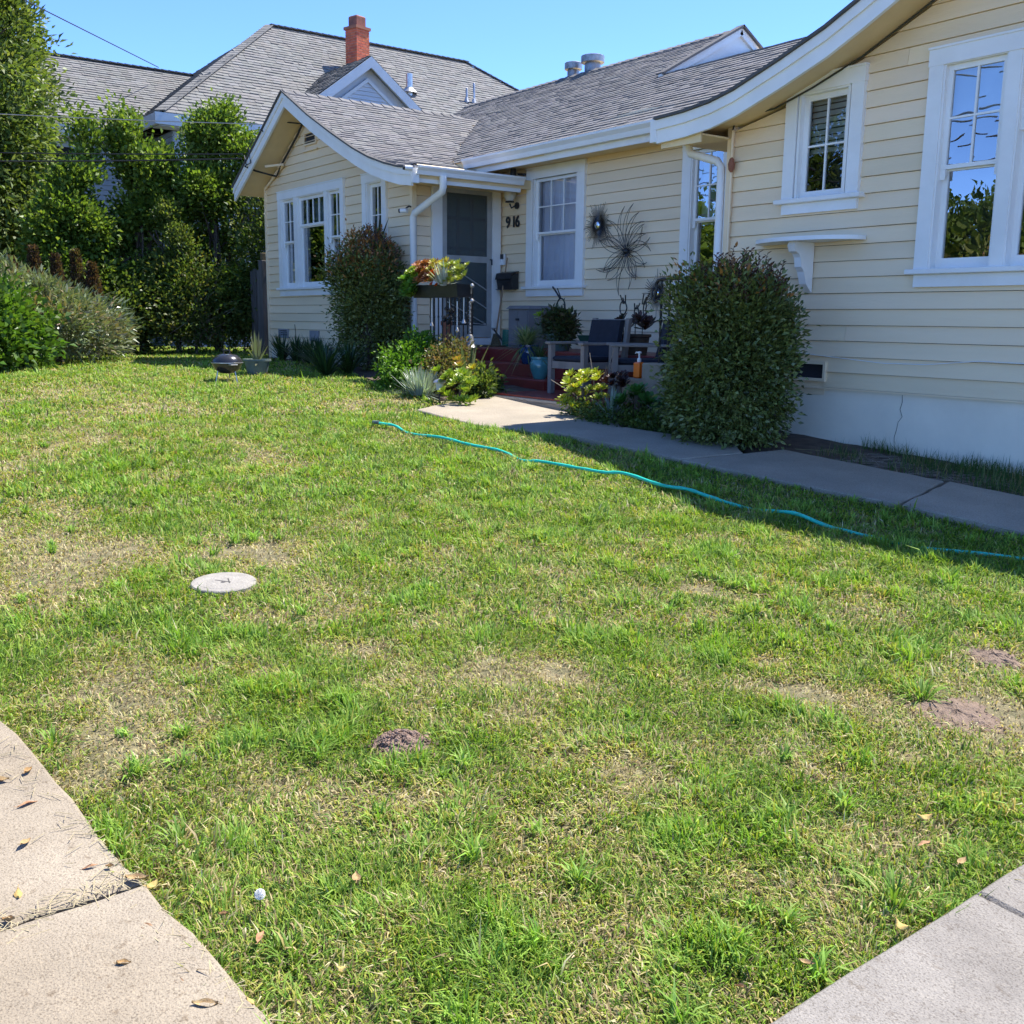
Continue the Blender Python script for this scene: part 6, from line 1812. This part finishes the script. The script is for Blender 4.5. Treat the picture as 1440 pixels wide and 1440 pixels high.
def sunburst(label, x, z, R_, y, seed, n=44):
    T = thing('sunburst_mirror', label, 'mirror', (x, y, z - R_))
    rr = random.Random(seed); m = MB()
    for i in range(n):
        a = 2 * math.pi * i / n; l = R_ * (1.0 if i % 11 == 0 else rr.uniform(.55, .92))
        m.tube([(x + .06 * math.cos(a), y - .03, z + .06 * math.sin(a)), (x + l * math.cos(a) * .9, y - .03, z + l * math.sin(a))], [.0055, .003], 4)
    m.build('rays', MT['wireart'], T)['kind'] = 'stuff'
    MB().lathe([(.07, 0), (.07, .012), (.052, .02)], (0, 0, 0), 24).xf(Matrix.Translation((x, y - .028, z)) @ Matrix.Rotation(math.pi / 2, 4, 'X')).build('ring', MT['wireart'], T, smooth=True)
    MB().lathe([(.052, .016), (.04, .024), (.02, .029), (.001, .03)], (0, 0, 0), 24).xf(Matrix.Translation((x, y - .028, z)) @ Matrix.Rotation(math.pi / 2, 4, 'X')).build('mirror', MT['mirror'], T, smooth=True)
sunburst('small sunburst mirror on the cream wall beside the curtained window', -10.71, 2.70, .33, 9.33, 3, 64)
sunburst('small sunburst mirror on the cream wall behind the black railing', -9.55, 1.80, .30, 9.33, 4)
T = thing('wire_flower', 'large dark wire flower with curling petals on the cream wall', 'wall art', (-10.15, 9.33, 1.8))
m = MB(); rr = random.Random(12)
for i in range(26):
    a = 2 * math.pi * i / 26 + rr.uniform(-.08, .08); l = rr.uniform(.40, .58) * (1.0 if abs(math.sin(a)) < .6 else 1.05); cur = rr.choice((-1, 1)) * rr.uniform(.25, .55); wd = rr.uniform(.045, .07)
    out = []; back = []
    for k in range(11):
        t = k / 10
        aa = a + cur * t * t
        rad = l * t
        ww = wd * math.sin(math.pi * min(1, t ** .8)) * .5
        cx_, cz_ = rad * math.cos(aa), rad * math.sin(aa)
        nx_, nz_ = -math.sin(aa), math.cos(aa)
        dy = .05 * t + .03
        out.append((-10.15 + cx_ + nx_ * ww, 9.33 - dy, 2.34 + cz_ + nz_ * ww)); back.append((-10.15 + cx_ - nx_ * ww, 9.33 - dy, 2.34 + cz_ - nz_ * ww))
    m.tube(out + back[::-1][1:], .0038, 4)
m.build('petals', MT['wireart'], T)['kind'] = 'stuff'
MB().lathe([(.001, -.03), (.035, -.02), (.04, 0), (.02, .03), (.001, .05)], (0, 0, 0), 12).xf(Matrix.Translation((-10.15, 9.29, 2.34)) @ Matrix.Rotation(math.pi / 2, 4, 'X')).build('centre', MT['wireart'], T, smooth=True)

# ================================================================ things on the lawn
G = (-12.40, 4.76); g0 = gz(*G)
T = thing('kettle_grill', 'small black kettle grill standing on the lawn', 'grill', (G[0], G[1], g0))
MB().lathe([(.03, .075), (.10, .085), (.155, .13), (.182, .19), (.186, .205), (.176, .20), (.001, .19)], (G[0], G[1], g0), 32).build('bowl', MT['enamel'], T, smooth=True)
MB().lathe([(.19, .208), (.186, .225), (.165, .265), (.12, .30), (.06, .318), (.001, .322)], (G[0], G[1], g0), 32).build('lid', MT['enamel'], T, smooth=True)
MB().lathe([(.188, .204), (.196, .206), (.196, .212), (.188, .214)], (G[0], G[1], g0), 32).build('rim', MT['alu'], T, smooth=True)
for k in range(3):
    a = k * 2.094 + .5
    MB().tube([(G[0] + .12 * math.cos(a), G[1] + .12 * math.sin(a), g0 + .11), (G[0] + .15 * math.cos(a), G[1] + .15 * math.sin(a), g0 - .03)], .008, 6).build('leg', MT['alu'], T)
MB().tube([(G[0] - .05, G[1] - .02, g0 + .318), (G[0] - .05, G[1] - .02, g0 + .36), (G[0] + .05, G[1] + .02, g0 + .36), (G[0] + .05, G[1] + .02, g0 + .318)], .011, 8).build('lid_handle', MT['black'], T, smooth=True)
MB().lathe([(.03, .323), (.03, .328), (.001, .329)], (G[0] + .08, G[1] - .02, g0 - .016), 12).build('vent', MT['alu'], T)
for s in (-1, 1): MB().tube([(G[0] + s * .185, G[1] - .05, g0 + .19), (G[0] + s * .235, G[1] - .04, g0 + .19), (G[0] + s * .235, G[1] + .04, g0 + .19), (G[0] + s * .185, G[1] + .05, g0 + .19)], .006, 6).build('side_handle', MT['alu'], T)

ax_, ay_ = -13.05, 5.42; az_ = gz(ax_, ay_)
t = pot_thing('aloe_pot', 'wide grey-green pot with a spiky aloe by the fence post', ax_, ay_, az_ - .02, [(.12, 0), (.125, .01), (.165, .19), (.185, .19), (.185, .215), (.165, .215), (.15, .18), (.001, .18)], 'tealpot')
blade_plant('aloe', t, (ax_, ay_, az_ + .15), 22, .42, .045, .55, [(.16, .18, .11, 2), (.22, .21, .13, 1)], 120, bend=.05, base_r=.05, seg=5)

FX, FY = -18.85, 8.05; fz = gz(FX, FY)
T = thing('fence_post', 'weathered dark wooden fence post and boards at the corner of the gable', 'fence', (FX, FY, fz))
MB().bbox(FX - .09, FX + .09, FY - .09, FY + .09, fz - .05, 2.50, .008).build('post', MT['greywood'], T)
MB().bbox(FX - .06, FX + .06, FY - .06, FY + .06, 2.501, 2.64, .01).build('post_cap', MT['weave'], T)
for k in range(4):
    MB().box(FX - .22 - .15 * k, FX - .10 - .15 * k, FY - .02, FY + .005, fz, 2.36 - .03 * (k % 2)).build('board', MT['greywood'], T)
for k in range(4):
    MB().box(FX + .11 + .145 * k, FX + .245 + .145 * k, FY + .03, FY + .055, fz, 2.2 - .02 * (k % 2)).build('board', MT['greywood'], T)

# hose: comes and goes in the grass
hp = [(-8.23, 4.57), (-8.10, 4.66), (-7.85, 4.66), (-7.38, 4.70), (-7.0, 4.72), (-6.65, 4.80), (-6.32, 4.77), (-6.11, 4.79), (-5.75, 4.90), (-5.55, 4.93), (-5.39, 5.0), (-5.0, 4.98), (-4.80, 5.03), (-4.56, 5.0), (-4.3, 5.1), (-4.0, 5.14), (-3.74, 5.14), (-3.45, 5.22), (-3.17, 5.25), (-2.79, 5.51), (-2.3, 5.6), (-1.7, 5.3)]
hz = [0.022, .012, -.012, .012, .014, .006, -.012, .008, .016, .014, .022, .024, .018, .018, -.016, .008, -.008, -.035, -.03, -.03, -.04, -.04]
def smooth_path(P, k=6):
    P = [Vector(p) for p in P]; out = []
    for i in range(len(P) - 1):
        p0, p1, p2, p3 = P[max(i - 1, 0)], P[i], P[i + 1], P[min(i + 2, len(P) - 1)]
        for j in range(k):
            t = j / k
            out.append(.5 * ((2 * p1) + (-p0 + p2) * t + (2 * p0 - 5 * p1 + 4 * p2 - p3) * t * t + (-p0 + 3 * p1 - 3 * p2 + p3) * t ** 3))
    out.append(P[-1]); return out
hpts = smooth_path([(x, y, gz(x, y) + .004 + h_ + .006 * math.sin(x * 9.0)) for (x, y), h_ in zip(hp, hz)])
T = thing('garden_hose', 'green garden hose snaking through the grass beside the path', 'hose', (-5.5, 4.9, gz(-5.5, 4.9)))
MB().tube(hpts, [.012 * (1 + .18 * math.sin(i * 1.9) * math.sin(i * .37)) for i in range(len(hpts))], 10).build('hose', MT['hose'], T, smooth=True)
MB().tube([(-8.23, 4.57, gz(-8.23, 4.57) + .038), (-8.29, 4.54, gz(-8.29, 4.54) + .035)], .017, 10).build('coupling', MT['tealpot'], T, smooth=True)

# utility cover
T = thing('utility_cover', 'round pale concrete cover set in the lawn', 'cover', (COVER[0], COVER[1], gz(COVER[0], COVER[1])))
zc = -0.004
slope = Matrix.Translation((COVER[0], COVER[1], gz(COVER[0], COVER[1]) + zc - .04)) @ Matrix.Rotation(math.atan(.0529), 4, 'Y') @ Matrix.Rotation(math.atan(.0247), 4, 'X')
MB().lathe([(.152, -.05), (.152, .036), (.147, .041), (.125, .042)], (0, 0, 0), 36).xf(slope).build('ring', MT['lid'], T, smooth=True)
MB().lathe([(.121, .0), (.121, .040), (.118, .043), (.07, .045), (.001, .045)], (0, 0, 0), 36).xf(slope).build('lid', MT['lid'], T, smooth=True)
MB().lathe([(.012, .0455), (.012, .0462), (.001, .0463)], (.02, -.01, 0), 10).xf(slope).build('key_hole', MT['deck'], T)
m = MB(); m.bar((-.03, -.03, .0456), (.04, .02, .0456), .006, .0012).bar((-.02, .03, .0456), (.05, .01, .0456), .006, .0012).xf(slope); m.build('lifting_slots', MT['deck'], T)['kind'] = 'stuff'

# mounds of soil
def clod_verts(rng, r):
    t = (1 + 5 ** .5) / 2
    v = np.array([(-1, t, 0), (1, t, 0), (-1, -t, 0), (1, -t, 0), (0, -1, t), (0, 1, t), (0, -1, -t), (0, 1, -t), (t, 0, -1), (t, 0, 1), (-t, 0, -1), (-t, 0, 1)], float)
    v = unit(v) * r * rng.uniform(.7, 1.25, (12, 1)); return v
ICO = [(0, 11, 5), (0, 5, 1), (0, 1, 7), (0, 7, 10), (0, 10, 11), (1, 5, 9), (5, 11, 4), (11, 10, 2), (10, 7, 6), (7, 1, 8), (3, 9, 4), (3, 4, 2), (3, 2, 6), (3, 6, 8), (3, 8, 9), (4, 9, 5), (2, 4, 11), (6, 2, 10), (8, 6, 7), (9, 8, 1)]
for i, (mx, my, mr_, mh, lab) in enumerate(MOUNDS):
    rng = np.random.default_rng(200 + i)
    T = thing('soil_mound', lab, 'soil heap', (mx, my, gz(mx, my)))
    m = MB(); n1, n2 = 26, 9
    V = []
    for a in range(n1):
        for b in range(n2):
            rr_ = mr_ * (b / (n2 - 1)) * (1 + .18 * math.sin(a * .9 + i) + .1 * math.sin(a * 2.3))
            x, y = mx + rr_ * math.cos(a * 2 * math.pi / n1), my + rr_ * math.sin(a * 2 * math.pi / n1)
            V.append((x, y, gz(x, y) - .028 + mh * math.cos(math.pi / 2 * b / (n2 - 1)) ** 1.3 + rng.normal() * .0025 - (.02 if b == n2 - 1 else 0)))
    m.add(V, [(a * n2 + b, ((a + 1) % n1) * n2 + b, ((a + 1) % n1) * n2 + b + 1, a * n2 + b + 1) for a in range(n1) for b in range(n2 - 1)])
    m.build('heap', MT['mound' if i == 0 else 'drysoil'], T)
    c = MB()
    for k in range(420 if i == 0 else 60):
        a = rng.random() * 6.283; q = math.sqrt(rng.random()) * mr_ * (1.02 if i == 0 else 1.15)
        x, y = mx + q * math.cos(a), my + q * math.sin(a)
        z = gz(x, y) - .026 + mh * max(0, math.cos(min(1, q / mr_) * math.pi / 2)) ** 1.3
        r = rng.uniform(.002, .0075 if i == 0 else .0045)
        c.add(clod_verts(rng, r) + np.array([x, y, z + r * .3]), ICO)
    c.build('crumbs', MT['mound' if i == 0 else 'drysoil'], T)['kind'] = 'stuff'

T = thing('path_lamp', 'little solar path lamp with a pale cap among the border succulents', 'lamp', (-9.58, 6.08, gz(-9.58, 6.08)))
lz_ = gz(-9.58, 6.08)
MB().tube([(-9.58, 6.08, lz_ - .03), (-9.58, 6.08, lz_ + .17)], .009, 8).build('stem', MT['black'], T, smooth=True)
MB().lathe([(.038, .12), (.045, .19), (.04, .195)], (-9.58, 6.08, lz_), 14).build('lens', MT['globe'], T, smooth=True)
MB().lathe([(.075, .195), (.078, .205), (.05, .23), (.015, .242), (.001, .243)], (-9.58, 6.08, lz_), 18).build('cap', MT['alu'], T, smooth=True)

# coarse grass tufts standing proud of the turf
TUFT = [(.18, .30, .045, 3), (.24, .36, .06, 2), (.12, .22, .035, 2), (.42, .38, .13, .5)]
for i, (x, y, n, L_, lab) in enumerate(((-1.99, 3.36, 90, .14, 'big bright grass tuft beside the flattened soil patch'), (-1.30, 2.16, 70, .15, 'coarse grass tuft overhanging the walkway edge'), (-3.35, .66, 60, .11, 'dark grass tuft at the pavement edge'),
        (-2.55, .80, 50, .11, 'grass tuft at the corner of the pavement joint'), (-1.95, .85, 50, .12, 'grass tuft near the dandelion'), (-3.1, 1.55, 40, .10, 'dark grass tuft uphill of the molehill'))):
    t = thing('grass_tuft', lab, 'grass tuft', (x, y, gz(x, y) - .03))
    blade_plant('blades', t, (x, y, gz(x, y) - .03), n, L_, .007, .7, TUFT, 300 + i, bend=.5, mat='grass', base_r=.05)

# fallen leaves
def leaf_shape(L_, W_, curl, bend, seed):
    rr = random.Random(seed); m = MB(); nu, nv = 7, 4
    c = rr.uniform(.75, 1.15); m.col = (c, c * rr.uniform(.75, 1.05), c * rr.uniform(.6, 1.0))
    V = []
    for i in range(nu + 1):
        u = i / nu
        for j in range(nv + 1):
            v = j / nv * 2 - 1
            w_ = W_ * math.sin(math.pi * min(.985, max(.02, u)) ** .85) * .5
            V.append(((u - .5) * L_, v * w_, curl * v * v * W_ + bend * L_ * (u - .5) ** 2 * 2 + .003 * math.sin(u * 9 + v * 3)))
    m.add(V, [(i * (nv + 1) + j, (i + 1) * (nv + 1) + j, (i + 1) * (nv + 1) + j + 1, i * (nv + 1) + j + 1) for i in range(nu) for j in range(nv)])
    m.tube([(-L_ * .5, 0, bend * L_ * .5), (-L_ * .66, .004, bend * L_ * .5 + .004)], .0012, 4)
    return m
LV = [leaf_shape(.075, .03, .3, .18, 1).mesh('fallen_leaf', MT['deadleaf'], True), leaf_shape(.06, .034, -.25, .3, 2).mesh('fallen_leaf', MT['deadleaf'], True), leaf_shape(.05, .026, .5, .1, 3).mesh('fallen_leaf', MT['deadleaf'], True), leaf_shape(.085, .024, .15, -.12, 4).mesh('fallen_leaf', MT['deadleaf'], True)]
on_pave = [(-3.11, .46), (-3.03, .42), (-3.12, .54), (-2.93, .50), (-2.72, .45), (-2.50, .39), (-2.49, .60), (-2.52, .56), (-2.40, .64), (-2.36, .66), (-2.40, .35), (-1.98, .60), (-1.88, .62), (-1.84, .70), (-2.1, .52), (-2.2, .60)]
on_lawn = [(-2.09, 1.08), (-1.82, .90), (-1.28, 1.57), (-1.38, 2.41), (-1.27, 2.41), (-1.46, 2.54), (-2.14, .76), (-2.02, .80), (-1.25, 1.75), (-1.21, 2.05)]
for i, (x, y) in enumerate(on_pave + on_lawn):
    lawn_ = i >= len(on_pave)
    o = bpy.data.objects.new('fallen_leaf', LV[i % 4]); COL.objects.link(o)
    sc_ = random.uniform(.42, .8)
    o.location = (x, y, gz(x, y) + (.0145 if not lawn_ else .018)); o.scale = (sc_,) * 3
    o.rotation_euler = (random.uniform(-.2, .2), random.uniform(-.2, .2), random.uniform(0, 6.28))
    if lawn_: tag(o, 'dry tan leaf lying on the grass', 'leaf', 'fallen leaves on the lawn')
    else: tag(o, 'dry tan leaf lying on the concrete pavement', 'leaf', 'fallen leaves on the pavement')
# grass clippings and moss in the pavement joint
m = MB(); rr = random.Random(31)
for i in range(190):
    if i < 110: t_ = rr.random(); x, y = -2.38 + rr.gauss(0, .03) - .03 * t_, .30 + .36 * t_
    else: x = rr.uniform(-3.4, -1.75); y = np.interp(x, [-3.45, -2.38, -1.77], [.53, .65, .72]) - abs(rr.gauss(0, .05))
    a = rr.uniform(0, 3.14); l = rr.uniform(.006, .03)
    m.bar((x - l * math.cos(a), y - l * math.sin(a), gz(x, y) + .016), (x + l * math.cos(a), y + l * math.sin(a), gz(x, y) + .018), .0016, .001)
tag(m.build('grass_clippings', MT['straw']), 'dry grass clippings along the pavement joint and edge', 'clippings', kind='stuff')
# dandelion clock
dx_, dy_ = -2.12, .84; dz_ = gz(dx_, dy_)
T = thing('dandelion_clock', 'white dandelion clock at the edge of the lawn', 'dandelion', (dx_, dy_, dz_))
MB().tube([(dx_, dy_, dz_ - .03), (dx_ + .003, dy_, dz_ + .02), (dx_, dy_ + .002, dz_ + .046)], .0018, 6).build('stem', MT['leaf_dull'], T)
m = MB(); rng = np.random.default_rng(9)
for k in range(150):
    d = unit(rng.normal(size=3)); p = np.array([dx_, dy_ + .002, dz_ + .05])
    m.bar(p + d * .002, p + d * .010, .0004, .0004)
    s_ = unit(np.cross(d, rng.normal(size=3))); s2 = np.cross(d, s_)
    for q in range(5):
        e_ = math.cos(q * 1.257) * s_ + math.sin(q * 1.257) * s2
        m.bar(p + d * .0095, p + d * .0125 + e_ * .0028, .0004, .0004)
m.build('seed_head', MT['fluff'], T)['kind'] = 'stuff'

# ================================================================ across the street (seen in the window panes)
tag(MB().add([(-120, -10, gz(0, -6) + .004), (60, -10, gz(0, -6) + .004), (60, -2.2, gz(0, -6) + .004), (-120, -2.2, gz(0, -6) + .004)], [(0, 1, 2, 3)]).build('road', MT['asphalt']), 'asphalt street in front of the pavement', 'road', kind='structure') if False else None
for i, (x, y, h, r, kind) in enumerate(((-12.5, -13, 3.2, 2.0, 0), (-17, -14, 4.3, 2.4, 1), (-23, -12.5, 8.0, 2.6, 1), (-29.5, -13, 5.6, 2.6, 0), (-35, -12, 7.5, 2.8, 1), (-43, -11, 8, 3, 0), (-52, -11, 8, 3.2, 1), (-8, -14.5, 2.6, 1.8, 0), (-15.0, -11.5, 2.2, 1.8, 2), (-62, -10, 9, 3.5, 0))):
    pal = (BROAD, DARKG, [(.22, .20, .04, 2), (.20, .12, .05, 1), (.12, .17, .03, 1)])[kind]
    b = gz(x, y)
    lab = ['rounded leafy tree across the street facing the near gable', 'tall dark tree across the street beyond the rounded one', 'dark tree across the street with a low crown', 'broad leafy tree across the street between two dark ones', 'large dark tree across the street further along', 'large leafy tree far along the street', 'huge dark tree far along the street', 'low leafy shrub across the street', 'yellowing shrub across the street', 'largest leafy tree at the far end of the street'][i]
    tree('street_tree', lab, (x, y), [(x, y, b + h * .62, r, r, h * .38), (x + r * .3, y, b + h * .42, r * .9, r * .9, h * .32)], 420, 26, .30, .22, .15, pal, .14, (x, y, b + h * .6), 400 + i, shell=.55, floor=b + .2, nlimb=8)
